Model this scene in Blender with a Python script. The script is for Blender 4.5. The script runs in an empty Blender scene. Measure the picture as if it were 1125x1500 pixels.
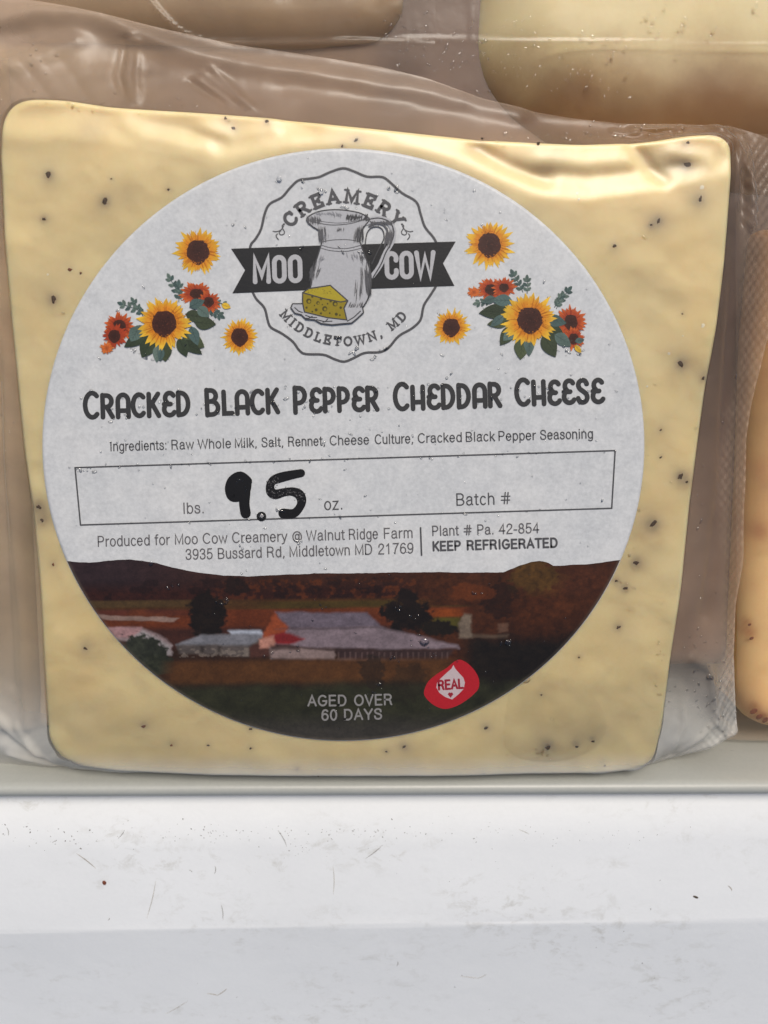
import bpy, math, random
import numpy as np
from mathutils import Vector

S = bpy.context.scene
COL = S.collection
R = math.radians
MM = 0.001

# ------------------------------------------------------------------ camera
TILT = R(12.5)
CAM_H = 0.1255
CAM = Vector((0.0, CAM_H * math.tan(TILT), CAM_H))
cam_d = bpy.data.cameras.new('camera')
cam = bpy.data.objects.new('camera', cam_d)
COL.objects.link(cam)
cam.location = CAM
cam.rotation_euler = (-TILT, 0, 0)
cam_d.sensor_fit = 'HORIZONTAL'
cam_d.sensor_width = 36
cam_d.lens = 36
cam_d.clip_start = 0.005
cam_d.clip_end = 2000
cam_d.dof.use_dof = True
cam_d.dof.focus_distance = 0.129
cam_d.dof.aperture_fstop = 30
S.camera = cam

# ------------------------------------------------------------------ daylight
SUN_EL, SUN_AZ = 50, 12          # azimuth measured from +Y towards +X
w = bpy.data.worlds.new('World')
S.world = w
w.use_nodes = True
nt = w.node_tree
sky = nt.nodes.new('ShaderNodeTexSky')
sky.sky_type = 'NISHITA'
sky.sun_disc = False
sky.sun_elevation = R(SUN_EL)
sky.sun_rotation = R(SUN_AZ)
sky.dust_density = 3.0
sky.air_density = 0.8
sky.ozone_density = 0.4
nt.links.new(sky.outputs[0], nt.nodes['Background'].inputs[0])
nt.nodes['Background'].inputs[1].default_value = 0.085
sd = bpy.data.lights.new('sun', 'SUN')
sd.energy = 2.3
sd.angle = R(24)
sd.color = (1.0, 0.93, 0.83)
sun = bpy.data.objects.new('sun', sd)
COL.objects.link(sun)
sun.rotation_euler = (-R(90 - SUN_EL), 0, -R(SUN_AZ))
S.view_settings.view_transform = 'Standard'
S.view_settings.look = 'None'
S.view_settings.exposure = 0.27
S.view_settings.gamma = 1
S.cycles.transparent_max_bounces = 24
S.cycles.max_bounces = 10
S.cycles.use_denoising = True

# ------------------------------------------------------------------ helpers
ct, st = math.cos(TILT), math.sin(TILT)


def at(px, py, z=0.0):
    """point of the height-z plane seen at photo pixel (px, py); arrays allowed. Returns x, y"""
    u = (np.asarray(px, float) - 562.5) / 1125
    v = -(np.asarray(py, float) - 750) / 1125
    dx = u
    dy = v * ct - st
    dz = -v * st - ct
    t = (z - CAM.z) / dz
    return CAM.x + dx * t, CAM.y + dy * t


def at3(px, py, z=0.0):
    x, y = at(px, py, z)
    return (float(x), float(y), float(z))


def tag(o, label=None, cat=None, group=None, kind=None):
    if label: o['label'] = label
    if cat: o['category'] = cat
    if group: o['group'] = group
    if kind: o['kind'] = kind
    return o


def empty(name, loc=(0, 0, 0)):
    o = bpy.data.objects.new(name, None)
    o.empty_display_size = 0.01
    o.location = loc
    COL.objects.link(o)
    return o


def mesh_obj(name, verts, faces, mat, parent=None, cols=None, smooth=True, attrs=None, closed=False):
    verts = np.asarray(verts, float)
    if parent is not None:
        verts = verts - np.array(origin_of(parent))
    me = bpy.data.meshes.new(name)
    me.from_pydata([tuple(v) for v in verts], [], faces if isinstance(faces, list) else faces.tolist())
    if cols is not None:
        a = me.color_attributes.new('Col', 'FLOAT_COLOR', 'POINT')
        c = np.ones((len(verts), 4), np.float32)
        c[:, :3] = np.asarray(cols, np.float32)[:, :3]
        a.data.foreach_set('color', c.ravel())
    if attrs:
        for k, v in attrs.items():
            a = me.attributes.new(k, 'FLOAT', 'POINT')
            a.data.foreach_set('value', np.asarray(v, np.float32))
    me.polygons.foreach_set('use_smooth', [smooth] * len(me.polygons))
    me.materials.append(mat)
    me.update()
    npoly = len(me.polygons)
    nrm = np.empty(npoly * 3); me.polygons.foreach_get('normal', nrm)
    cen = np.empty(npoly * 3); me.polygons.foreach_get('center', cen)
    ar = np.empty(npoly); me.polygons.foreach_get('area', ar)
    nrm = nrm.reshape(-1, 3); cen = cen.reshape(-1, 3)
    score = (ar * (nrm * (cen - cen.mean(0))).sum(1)).sum() if closed else (ar * nrm[:, 2]).sum()
    if score < 0:
        me.flip_normals()
    o = bpy.data.objects.new(name, me)
    COL.objects.link(o)
    if parent is not None:
        o.parent = parent
    return o


def origin_of(o):
    p = Vector((0, 0, 0))
    while o is not None:
        p = p + o.location
        o = o.parent
    return p


def grid_faces(nu, nv, closed_u=False):
    """faces of a grid stored row by row: index = j*nu + i"""
    i = np.arange(nu if closed_u else nu - 1)
    j = np.arange(nv - 1)
    I, J = np.meshgrid(i, j)
    I2 = (I + 1) % nu
    f = np.stack([J * nu + I, J * nu + I2, (J + 1) * nu + I2, (J + 1) * nu + I], -1).reshape(-1, 4)
    return f


def smooth01(e0, e1, x):
    t = np.clip((x - e0) / (e1 - e0), 0, 1)
    return t * t * (3 - 2 * t)


_rng = np.random.RandomState(7)
_perm = _rng.permutation(256)
_val = _rng.rand(256)


def vnoise(x, y):
    xi = np.floor(x).astype(int); yi = np.floor(y).astype(int)
    fx = x - xi; fy = y - yi
    fx = fx * fx * (3 - 2 * fx); fy = fy * fy * (3 - 2 * fy)
    def h(a, b): return _val[_perm[(_perm[a & 255] + b) & 255]]
    return (h(xi, yi) * (1 - fx) + h(xi + 1, yi) * fx) * (1 - fy) + (h(xi, yi + 1) * (1 - fx) + h(xi + 1, yi + 1) * fx) * fy


def fbm(x, y, oct=4):
    s = 0; a = 0.5; n = 0
    for k in range(oct):
        s = s + a * vnoise(x * 2 ** k + 17.3 * k, y * 2 ** k + 9.1 * k)
        n += a; a *= 0.5
    return s / n


def lin(r, g, b, k=1.0):
    c = np.array([r, g, b], float) / 255
    return np.where(c <= 0.04045, c / 12.92, ((c + 0.055) / 1.055) ** 2.4) * k


KP = 0.77


def ink(r, g, b):
    return np.clip(lin(r, g, b, KP), 0, 0.9)


def catmull(pts, n=6, closed=False):
    pts = [np.array(p, float) for p in pts]
    out = []
    N = len(pts)
    for i in range(N if closed else N - 1):
        if closed:
            p0, p1, p2, p3 = pts[i - 1], pts[i], pts[(i + 1) % N], pts[(i + 2) % N]
        else:
            p0 = pts[max(i - 1, 0)]; p1 = pts[i]; p2 = pts[i + 1]; p3 = pts[min(i + 2, N - 1)]
        for k in range(n):
            t = k / n
            out.append(tuple(0.5 * ((2 * p1) + (-p0 + p2) * t + (2 * p0 - 5 * p1 + 4 * p2 - p3) * t * t + (-p0 + 3 * p1 - 3 * p2 + p3) * t ** 3)))
    if not closed:
        out.append(tuple(pts[-1]))
    return out


# ------------------------------------------------------------------ materials
def new_mat(name):
    m = bpy.data.materials.new(name)
    m.use_nodes = True
    return m, m.node_tree, m.node_tree.nodes['Principled BSDF']


def noise_node(t, scale, detail=4, rough=0.55, vec=None, dist=0.0):
    n = t.nodes.new('ShaderNodeTexNoise')
    n.inputs['Scale'].default_value = scale
    n.inputs['Detail'].default_value = detail
    n.inputs['Roughness'].default_value = rough
    n.inputs['Distortion'].default_value = dist
    if vec is not None:
        t.links.new(vec, n.inputs['Vector'])
    return n


def obj_coord(t, scale=None):
    g = t.nodes.new('ShaderNodeNewGeometry')
    if scale is None:
        return g.outputs['Position']
    m = t.nodes.new('ShaderNodeMapping')
    m.inputs['Scale'].default_value = scale
    t.links.new(g.outputs['Position'], m.inputs['Vector'])
    return m.outputs['Vector']


def ramp(t, fac, stops):
    r = t.nodes.new('ShaderNodeValToRGB')
    el = r.color_ramp.elements
    while len(el) > 1:
        el.remove(el[0])
    el[0].position = stops[0][0]; el[0].color = (*stops[0][1], 1)
    for p, c in stops[1:]:
        e = el.new(p); e.color = (*c, 1)
    t.links.new(fac, r.inputs['Fac'])
    return r.outputs['Color']


def mixc(t, fac, a, b, mode='MIX'):
    m = t.nodes.new('ShaderNodeMix')
    m.data_type = 'RGBA'; m.blend_type = mode
    for k, v in (('Factor', fac), ('A', a), ('B', b)):
        s = [i for i in m.inputs if i.name == k and i.type == ('VALUE' if k == 'Factor' else 'RGBA')][0]
        if hasattr(v, 'is_linked') or hasattr(v, 'links'):
            t.links.new(v, s)
        elif k == 'Factor':
            s.default_value = v
        else:
            s.default_value = (*v, 1)
    return [o for o in m.outputs if o.type == 'RGBA'][0]


def bump(t, height, strength, dist, bsdf_in, prev=None):
    b = t.nodes.new('ShaderNodeBump')
    b.inputs['Strength'].default_value = strength
    b.inputs['Distance'].default_value = dist
    t.links.new(height, b.inputs['Height'])
    if prev is not None:
        t.links.new(prev, b.inputs['Normal'])
    if bsdf_in is not None:
        t.links.new(b.outputs['Normal'], bsdf_in)
    return b.outputs['Normal']


def vcol(t):
    a = t.nodes.new('ShaderNodeAttribute')
    a.attribute_name = 'Col'
    return a.outputs['Color']


def m_cheese(name, rough=0.42, sss=0.55):
    m, t, p = new_mat(name)
    pos = obj_coord(t)
    n1 = noise_node(t, 55, 3, 0.6, pos)
    n2 = noise_node(t, 1400, 3, 0.6, pos)
    c = mixc(t, 0.5, vcol(t), ramp(t, n1.outputs['Fac'], [(0.3, (0.42, 0.40, 0.38)), (0.7, (0.62, 0.60, 0.58))]), 'OVERLAY')
    c = mixc(t, 0.35, c, ramp(t, n2.outputs['Fac'], [(0.3, (0.46, 0.46, 0.46)), (0.7, (0.55, 0.55, 0.55))]), 'OVERLAY')
    t.links.new(c, p.inputs['Base Color'])
    p.inputs['Roughness'].default_value = rough
    p.inputs['Subsurface Weight'].default_value = sss
    p.inputs['Subsurface Radius'].default_value = (1.0, 0.6, 0.3)
    p.inputs['Subsurface Scale'].default_value = 0.004
    nn = bump(t, noise_node(t, 130, 2, 0.5, pos).outputs['Fac'], 0.2, 0.0004, None)
    bump(t, n2.outputs['Fac'], 0.08, 0.0001, p.inputs['Normal'], nn)
    return m


def m_flat_vcol(name, rough=0.5, spec=0.4, bumpy=True):
    m, t, p = new_mat(name)
    pos = obj_coord(t)
    n = noise_node(t, 2600, 3, 0.6, pos)
    c = mixc(t, 0.3, vcol(t), ramp(t, n.outputs['Fac'], [(0.3, (0.40, 0.40, 0.40)), (0.7, (0.60, 0.60, 0.60))]), 'OVERLAY')
    t.links.new(c, p.inputs['Base Color'])
    p.inputs['Roughness'].default_value = rough
    p.inputs['Specular IOR Level'].default_value = spec
    if bumpy:
        nn = bump(t, noise_node(t, 260, 2, 0.5, pos).outputs['Fac'], 0.12, 0.0003, None)
        bump(t, n.outputs['Fac'], 0.15, 0.00012, p.inputs['Normal'], nn)
    return m


def m_paper():
    m, t, p = new_mat('label_paper')
    pos = obj_coord(t)
    n1 = noise_node(t, 70, 4, 0.6, pos)
    n2 = noise_node(t, 1500, 4, 0.7, pos)
    n3 = noise_node(t, 420, 3, 0.6, pos)
    c = ramp(t, n1.outputs['Fac'], [(0.25, (0.465, 0.482, 0.488)), (0.5, (0.51, 0.522, 0.523)), (0.75, (0.55, 0.555, 0.548))])
    c = mixc(t, 0.65, c, ramp(t, n2.outputs['Fac'], [(0.3, (0.42, 0.42, 0.42)), (0.7, (0.58, 0.58, 0.58))]), 'OVERLAY')
    c = mixc(t, 0.55, c, ramp(t, n3.outputs['Fac'], [(0.3, (0.44, 0.44, 0.45)), (0.7, (0.56, 0.56, 0.56))]), 'OVERLAY')
    t.links.new(c, p.inputs['Base Color'])
    p.inputs['Roughness'].default_value = 0.42
    p.inputs['Specular IOR Level'].default_value = 0.45
    nn = bump(t, noise_node(t, 260, 2, 0.5, pos).outputs['Fac'], 0.12, 0.0003, None)
    bump(t, n2.outputs['Fac'], 0.2, 0.00012, p.inputs['Normal'], nn)
    return m


def m_film(name='clear_film', rough=0.36, tint=(0.56, 0.41, 0.29), gloss=1.0, emboss=False, clear=(0.99, 0.99, 0.985)):
    """thin clear plastic; attribute 'milk' is film haze: fog, doubled layers and painted reflections, 'seal' where it is embossed"""
    m, t, p = new_mat(name)
    t.nodes.remove(p)
    out = t.nodes['Material Output']
    pos = obj_coord(t)
    tr = t.nodes.new('ShaderNodeBsdfTransparent'); tr.inputs[0].default_value = (*clear, 1)
    df = t.nodes.new('ShaderNodeBsdfDiffuse'); 
    pa = t.nodes.new('ShaderNodeAttribute'); pa.attribute_name = 'pale'
    t.links.new(mixc(t, pa.outputs['Fac'], tint, (0.78, 0.77, 0.72)), df.inputs[0])
    gl = t.nodes.new('ShaderNodeBsdfGlossy'); gl.inputs['Roughness'].default_value = rough
    fr = t.nodes.new('ShaderNodeFresnel'); fr.inputs['IOR'].default_value = 1.5
    a = t.nodes.new('ShaderNodeAttribute'); a.attribute_name = 'milk'
    n = noise_node(t, 120, 4, 0.6, pos)
    mu = t.nodes.new('ShaderNodeMath'); mu.operation = 'MULTIPLY'
    mr = t.nodes.new('ShaderNodeMapRange'); mr.inputs['To Min'].default_value = 0.7; mr.inputs['To Max'].default_value = 1.3
    t.links.new(n.outputs['Fac'], mr.inputs['Value'])
    t.links.new(a.outputs['Fac'], mu.inputs[0]); t.links.new(mr.outputs[0], mu.inputs[1])
    mx = t.nodes.new('ShaderNodeMixShader')
    t.links.new(mu.outputs[0], mx.inputs[0]); t.links.new(tr.outputs[0], mx.inputs[1]); t.links.new(df.outputs[0], mx.inputs[2])
    mg = t.nodes.new('ShaderNodeMath'); mg.operation = 'MULTIPLY'; mg.inputs[1].default_value = gloss
    t.links.new(fr.outputs[0], mg.inputs[0])
    m2 = t.nodes.new('ShaderNodeMixShader')
    t.links.new(mg.outputs[0], m2.inputs[0]); t.links.new(mx.outputs[0], m2.inputs[1]); t.links.new(gl.outputs[0], m2.inputs[2])
    nn = bump(t, noise_node(t, 160, 3, 0.55, obj_coord(t, (1, 0.55, 1)), 0.6).outputs['Fac'], 0.4, 0.0004, None)
    nn = bump(t, noise_node(t, 900, 3, 0.6, pos).outputs['Fac'], 0.25, 0.00008, None, nn)
    if emboss:
        sa_ = t.nodes.new('ShaderNodeAttribute'); sa_.attribute_name = 'seal'
        waves = []
        for vx, vy in ((4100, -3000), (3900, 3500)):
            dp = t.nodes.new('ShaderNodeVectorMath'); dp.operation = 'DOT_PRODUCT'
            dp.inputs[1].default_value = (vx, vy, 0)
            t.links.new(pos, dp.inputs[0])
            sn = t.nodes.new('ShaderNodeMath'); sn.operation = 'SINE'
            t.links.new(dp.outputs['Value'], sn.inputs[0])
            waves.append(sn)
        ad = t.nodes.new('ShaderNodeMath'); ad.operation = 'ADD'
        t.links.new(waves[0].outputs[0], ad.inputs[0]); t.links.new(waves[1].outputs[0], ad.inputs[1])
        ml = t.nodes.new('ShaderNodeMath'); ml.operation = 'MULTIPLY'
        t.links.new(ad.outputs[0], ml.inputs[0]); t.links.new(sa_.outputs['Fac'], ml.inputs[1])
        nn = bump(t, ml.outputs[0], 1.0, 0.00005, None, nn)
    for s in (df, gl):
        t.links.new(nn, s.inputs['Normal'])
    t.links.new(nn, fr.inputs['Normal'])
    t.links.new(m2.outputs[0], out.inputs[0])
    return m


def m_water():
    m, t, p = new_mat('water')
    t.nodes.remove(p)
    out = t.nodes['Material Output']
    g = t.nodes.new('ShaderNodeBsdfGlass'); g.inputs['IOR'].default_value = 1.33; g.inputs['Roughness'].default_value = 0.02
    tr = t.nodes.new('ShaderNodeBsdfTransparent')
    gl = t.nodes.new('ShaderNodeBsdfGlossy'); gl.inputs['Roughness'].default_value = 0.04
    fr = t.nodes.new('ShaderNodeFresnel'); fr.inputs['IOR'].default_value = 1.6
    a = t.nodes.new('ShaderNodeMixShader'); a.inputs[0].default_value = 0.55
    t.links.new(g.outputs[0], a.inputs[1]); t.links.new(tr.outputs[0], a.inputs[2])
    b = t.nodes.new('ShaderNodeMixShader')
    t.links.new(fr.outputs[0], b.inputs[0]); t.links.new(a.outputs[0], b.inputs[1]); t.links.new(gl.outputs[0], b.inputs[2])
    t.links.new(b.outputs[0], out.inputs[0])
    return m


def m_white_plastic(name, base, grime=0.5, rough=0.45):
    m, t, p = new_mat(name)
    pos = obj_coord(t)
    n1 = noise_node(t, 28, 5, 0.65, pos)
    n2 = noise_node(t, 240, 5, 0.75, obj_coord(t, (1, 1.3, 1)), 0.4)
    n3 = noise_node(t, 1500, 2, 0.6, pos)
    b = np.array(base)
    c = ramp(t, n1.outputs['Fac'], [(0.3, tuple(b * 0.955)), (0.65, tuple(b))])
    # soft dirt, in patches
    pat = noise_node(t, 22, 3, 0.6, obj_coord(t, (1, 2.2, 1)))
    pr = t.nodes.new('ShaderNodeMapRange'); pr.inputs['From Min'].default_value = 0.46; pr.inputs['From Max'].default_value = 0.66
    t.links.new(pat.outputs['Fac'], pr.inputs['Value'])
    dr = t.nodes.new('ShaderNodeMapRange'); dr.inputs['From Min'].default_value = 0.52; dr.inputs['From Max'].default_value = 0.72
    t.links.new(n2.outputs['Fac'], dr.inputs['Value'])
    mu = t.nodes.new('ShaderNodeMath'); mu.operation = 'MULTIPLY'
    t.links.new(pr.outputs[0], mu.inputs[0]); t.links.new(dr.outputs[0], mu.inputs[1])
    mv = t.nodes.new('ShaderNodeMath'); mv.operation = 'MULTIPLY'; mv.inputs[1].default_value = grime
    t.links.new(mu.outputs[0], mv.inputs[0])
    c = mixc(t, mv.outputs[0], c, (0.40, 0.39, 0.34))
    c = mixc(t, 0.25, c, ramp(t, n3.outputs['Fac'], [(0.3, (0.45, 0.45, 0.45)), (0.7, (0.55, 0.55, 0.55))]), 'OVERLAY')
    t.links.new(c, p.inputs['Base Color'])
    p.inputs['Roughness'].default_value = rough
    nn = bump(t, n1.outputs['Fac'], 0.15, 0.002, None)
    bump(t, n3.outputs['Fac'], 0.12, 0.0001, p.inputs['Normal'], nn)
    return m


def m_plain(name, col, rough=0.6, spec=0.3, scale=900, amt=0.35):
    m, t, p = new_mat(name)
    n = noise_node(t, scale, 4, 0.6, obj_coord(t))
    c = np.array(col)
    t.links.new(ramp(t, n.outputs['Fac'], [(0.3, tuple(c * (1 - amt))), (0.7, tuple(np.minimum(c * (1 + amt), 1)))]), p.inputs['Base Color'])
    p.inputs['Roughness'].default_value = rough
    p.inputs['Specular IOR Level'].default_value = spec
    return m


M_CHEESE = m_cheese('cheese')
M_PRINT = m_flat_vcol('printed_ink', 0.45, 0.4)
M_MARKER = m_plain('marker_ink', (0.012, 0.011, 0.011), 0.35, 0.5, 1500, 0.5)
M_PAPER = m_paper()
M_FILM = m_film(emboss=True, gloss=0.8)
M_FILM2 = m_film('neighbour_film', rough=0.2, gloss=0.45, tint=(0.48, 0.35, 0.24))
M_WATER = m_water()
M_FILMWATER = m_film('shallow_water', rough=0.06, gloss=0.3, clear=(1, 1, 1))
M_TRAY = m_white_plastic('tray_plastic', (0.35, 0.358, 0.33), 0.25, 0.4)
M_COOLER = m_white_plastic('cooler_plastic', (0.715, 0.735, 0.74), 0.75, 0.5)
M_PEPPER = m_plain('pepper', (0.065, 0.042, 0.024), 0.7, 0.3, 3000, 0.5)
M_PEPPER_RED = m_plain('pepper_reddish', (0.16, 0.055, 0.02), 0.7, 0.3, 3000, 0.4)
M_SALT = m_plain('salt_crystal_white', (0.8, 0.76, 0.62), 0.5, 0.4, 3000, 0.1)
M_DIRT = m_plain('dirt', (0.06, 0.045, 0.03), 0.8, 0.2, 3000, 0.5)
M_DIRTL = m_plain('light_dirt', (0.33, 0.30, 0.25), 0.8, 0.2, 1500, 0.4)
M_RUST = m_plain('red_brown_crumb', (0.14, 0.035, 0.015), 0.7, 0.3, 3000, 0.5)
M_GROUND = m_plain('dark_green_ground', (0.035, 0.05, 0.02), 0.9, 0.1, 60, 0.6)  # even dark green ground colour

# ------------------------------------------------------------------ setting
gx = 40.0
tag(mesh_obj('ground', [(-gx, -gx, -0.75), (gx, -gx, -0.75), (gx, gx, -0.75), (-gx, gx, -0.75)], [(0, 1, 2, 3)], M_GROUND), kind='structure')


def sweep(name, profile, mat, parent, x0=-0.16, x1=0.16, slope=0.0, n=90, wob=0.0, seed=0):
    """profile of (y, z) swept along X; slope turns it about Z"""
    pr = np.array(profile)
    xs = np.linspace(x0, x1, n)
    V = []
    for x in xs:
        for k, (y, z) in enumerate(pr):
            d = wob * (float(vnoise(np.array(x * 40 + seed), np.array(k * 0.35))) - 0.5) * 2
            V.append((x, y + slope * x + d, z + d * 0.6))
    return mesh_obj(name, V, grid_faces(len(pr), n)[:, ::-1], mat, parent)


# cooler: wide flat white rim, a rounded edge, then the outer wall slanting away
RIM_Z = -0.0056
y_rim = float(at(562, 1354, RIM_Z - 0.0007)[1])
y_end = float(at(562, 1545, -0.0120)[1])
cooler = empty('cooler', (0, y_rim, -0.3))
tag(cooler, 'white plastic cooler whose wide scuffed rim runs below the cheese packages', 'cooler')
y_in = float(at(562, 1165, -0.0035)[1]) - y_rim + 0.0012
pf = [(y_in + 0.0004, -0.012), (y_in, RIM_Z - 0.0008), (y_in - 0.0006, RIM_Z), (0.018, RIM_Z), (0.012, RIM_Z), (0.006, RIM_Z - 0.0001), (0.003, RIM_Z - 0.0002)]
rr = 0.009
a_end = R(13)
for k in range(9):
    a = a_end * k / 8
    pf.append((0.0010 - rr * math.sin(a), RIM_Z - 0.0003 - rr * (1 - math.cos(a))))
yy, zz = pf[-1]
L = (yy - (y_end - y_rim))
for k in range(1, 9):
    pf.append((yy - L * k / 8, zz - L * math.tan(a_end) * k / 8 * (1 - 0.10 * k / 8)))
yy, zz = pf[-1]
for a in (55, 75, 88):
    yy -= 0.0006 * math.cos(R(a)); zz -= 0.0006 * math.sin(R(a)); pf.append((yy, zz))
pf.append((yy, -0.30))
sweep('rim', [(y_rim + a, b) for a, b in pf], M_COOLER, cooler, slope=-0.0170 * -1.0, n=120, wob=0.00007)
# inner wall and base so that it stays a real vessel
sweep('inner_wall', [(y_rim + y_in + 0.0004, -0.012), (y_rim + y_in + 0.001, -0.05), (y_rim + y_in + 0.002, -0.28), (y_rim + 0.30, -0.285)], M_COOLER, cooler, slope=0.017, n=20)

# tray that holds the packages: rounded lip, thin inner wall, floor
y_lip = float(at(562, 1165, -0.0035)[1])
tray = empty('tray', (0, y_lip + 0.05, -0.034))
tag(tray, 'pale grey plastic tray with a rounded lip, holding the wrapped cheese above the cooler rim', 'tray')
tp = [(0.0006, -0.012), (0.0003, -0.0052), (0.0, -0.0042), (0.0001, -0.0036), (0.0005, -0.0028), (0.0011, -0.0021), (0.0018, -0.0018), (0.0025, -0.0019), (0.0030, -0.0024), (0.0033, -0.0034),
      (0.0037, -0.006), (0.0045, -0.012), (0.0055, -0.022), (0.0075, -0.0312), (0.010, -0.0325)]
sweep('lip', [(y_lip + a, b) for a, b in tp], M_TRAY, tray, slope=0.004, n=120, wob=0.00006, seed=5)
sweep('tray_floor', [(y_lip + 0.010, -0.0325), (y_lip + 0.05, -0.033), (y_lip + 0.21, -0.033)], M_TRAY, tray, slope=0.004, n=10)


# ------------------------------------------------------------------ cheeses
def resample_closed(P, n):
    P = np.asarray(P, float)
    Q = np.vstack([P, P[:1]])
    d = np.r_[0, np.cumsum(np.hypot(*np.diff(Q, axis=0).T))]
    s = np.linspace(0, d[-1], n, endpoint=False)
    return np.c_[np.interp(s, d, Q[:, 0]), np.interp(s, d, Q[:, 1])]


def outline(px_pts, z, n, sm=4):
    P = np.array([at(a, b, z) for a, b in px_pts])
    P = resample_closed(P, n)
    for _ in range(sm):
        P = (np.roll(P, 1, 0) + 2 * P + np.roll(P, -1, 0)) / 4
    return P


def poly_dist(P, X):
    """distance from points X to the closed polyline P"""
    out = np.full(len(X), 1e9)
    A = P; B = np.roll(P, -1, 0)
    for a, b in zip(A, B):
        ab = b - a
        t = np.clip(((X - a) @ ab) / (ab @ ab + 1e-18), 0, 1)
        d = np.hypot(*(X - (a + t[:, None] * ab)).T)
        out = np.minimum(out, d)
    return out


MAIN_PX = [(40, 141), (90, 143), (160, 154), (300, 163), (400, 171), (500, 183), (600, 193), (700, 203), (850, 209), (950, 205), (1010, 196), (1056, 194),
           (1076, 208), (1073, 256), (1061, 390), (1049, 480), (1034, 560), (1023, 640), (1011, 733), (998, 864), (983, 965), (972, 1069), (962, 1118), (940, 1133), (880, 1139), (700, 1139),
           (500, 1139), (300, 1138), (170, 1135), (115, 1128), (82, 1112), (68, 1085), (64, 976), (59, 864), (49, 752), (36, 660), (30, 600), (20, 500), (6, 350), (-2, 230), (0, 170), (14, 148)]
LAB_PX = (503, 651.5, 441, 434)


def label_r(px, py):
    cx, cy, rx, ry = LAB_PX
    return np.hypot((px - cx) / rx, (py - cy) / ry)


def to_px(x, y, z):
    """inverse of at(): only used to author shapes in photo coordinates"""
    dx = x - CAM.x; dy = y - CAM.y; dz = z - CAM.z
    dep = -dy * st - dz * ct
    u = dx / dep
    v = (dy * ct - dz * st) / dep
    return 562.5 + 1125 * u, 750 - 1125 * v


def seg_d(px, py, pts):
    out = np.full(px.shape, 1e9)
    for (x0, y0), (x1, y1) in zip(pts[:-1], pts[1:]):
        vx, vy = x1 - x0, y1 - y0
        t = np.clip(((px - x0) * vx + (py - y0) * vy) / (vx * vx + vy * vy), 0, 1)
        out = np.minimum(out, np.hypot(px - x0 - t * vx, py - y0 - t * vy))
    return out


def main_height(px, py):
    """relief of the wrapped cheese near its upper edge, in metres"""
    h = np.zeros_like(px)
    # a lower terrace along the top: the face steps up towards the viewer below it
    yb = np.interp(px, [0, 120, 260, 330, 420, 560, 640, 720, 780, 860, 960, 1070], [178, 182, 205, 225, 214, 205, 225, 248, 268, 274, 262, 240])
    wd = np.interp(px, [0, 300, 700, 1070], [26, 24, 26, 18])
    am = np.interp(px, [0, 150, 300, 420, 560, 700, 800, 960, 1070], [0.8, 0.9, 1.0, 0.8, 0.7, 1.1, 1.4, 1.3, 0.7])
    h -= 0.00062 * am * (1 - smooth01(-1, 1, (py - yb) / wd))
    for pts, wid, amp in (([(420, 172), (470, 205), (560, 212)], 12, -0.0007),
                          ([(700, 218), (740, 246), (800, 262)], 12, -0.0010),
                          ([(930, 208), (962, 250), (975, 262)], 9, -0.0008),
                          ([(300, 185), (340, 200), (400, 190)], 11, 0.0006),
                          ([(180, 175), (210, 195), (300, 214)], 12, 0.0005),
                          ([(800, 232), (860, 238), (920, 232)], 13, 0.0006),
                          ([(990, 222), (1040, 232)], 12, 0.0006),
                          ([(600, 222), (660, 232)], 9, 0.0005)):
        d = seg_d(px, py, pts)
        h += 0.42 * amp * np.exp(-(d / (wid * 1.2)) ** 2)
    # the face falls away gently towards the upper and the lower edge
    far = smooth01(0.98, 1.42, label_r(px, py))
    hs_ = (0.0007 * np.clip((420 - py) / 230, 0, 1.2) ** 1.3 + 0.0015 * np.clip((py - 880) / 250, 0, 1.2) ** 1.3) * far
    # broad lumps
    h += 0.0005 * (fbm(px / 130.0, py / 130.0, 3) - 0.5)
    lab = smooth01(1.0, 1.12, label_r(px, py))
    return h * lab - hs_


FLAKES = [(71, 256, 9, 80, 1), (154, 296, 9, 70, 1), (64, 321, 6, 10, 1), (78, 439, 9, 85, 1), (103, 395, 6, 10, .35), (118, 400, 4, 30, .3), (247, 278, 4, 0, .6), (330, 173, 5, 0, .7), (342, 188, 5, 0, .6),
          (391, 178, 5, 0, .8), (522, 205, 6, 40, .8), (501, 214, 4, 90, .7), (706, 203, 4, 0, .8), (789, 210, 5, 60, .6), (1008, 241, 9, 0, 1), (1008, 209, 5, 0, .6), (1026, 292, 10, 85, 1),
          (965, 323, 10, 78, 1), (954, 329, 4, 0, .8), (900, 360, 6, 20, .5), (997, 533, 9, 130, 1), (1030, 554, 6, 20, .9), (968, 630, 4, 60, .6), (997, 698, 9, 60, 1), (1006, 706, 5, 40, .8),
          (956, 768, 13, 50, 1), (932, 824, 9, 0, 1), (903, 851, 5, 0, .8), (916, 862, 7, 0, .9), (906, 919, 7, 10, .9), (848, 963, 4, 0, .5), (793, 1018, 4, 0, .5), (712, 1066, 7, 20, .7),
          (592, 1094, 7, 30, .9), (566, 1101, 4, 0, .8), (709, 1133, 4, 0, .6), (803, 1095, 10, 20, 1), (845, 1094, 6, 0, .9), (869, 1086, 5, 0, .9), (886, 1122, 4, 60, .7), (57, 743, 8, 120, 1),
          (62, 763, 6, 130, 1), (78, 827, 6, 80, .5), (125, 950, 7, 0, .7), (210, 1064, 7, 30, .6), (251, 1092, 5, 0, .4), (367, 1068, 5, 0, .7), (367, 1096, 5, 0, .5), (435, 1128, 4, 90, .8),
          (466, 1137, 3, 0, .7), (305, 1092, 4, 0, .4), (163, 262, 3, 0, .4), (1000, 460, 3, 0, .4), (886, 520, 4, 70, .4), (968, 670, 4, 50, .5)]
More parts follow.
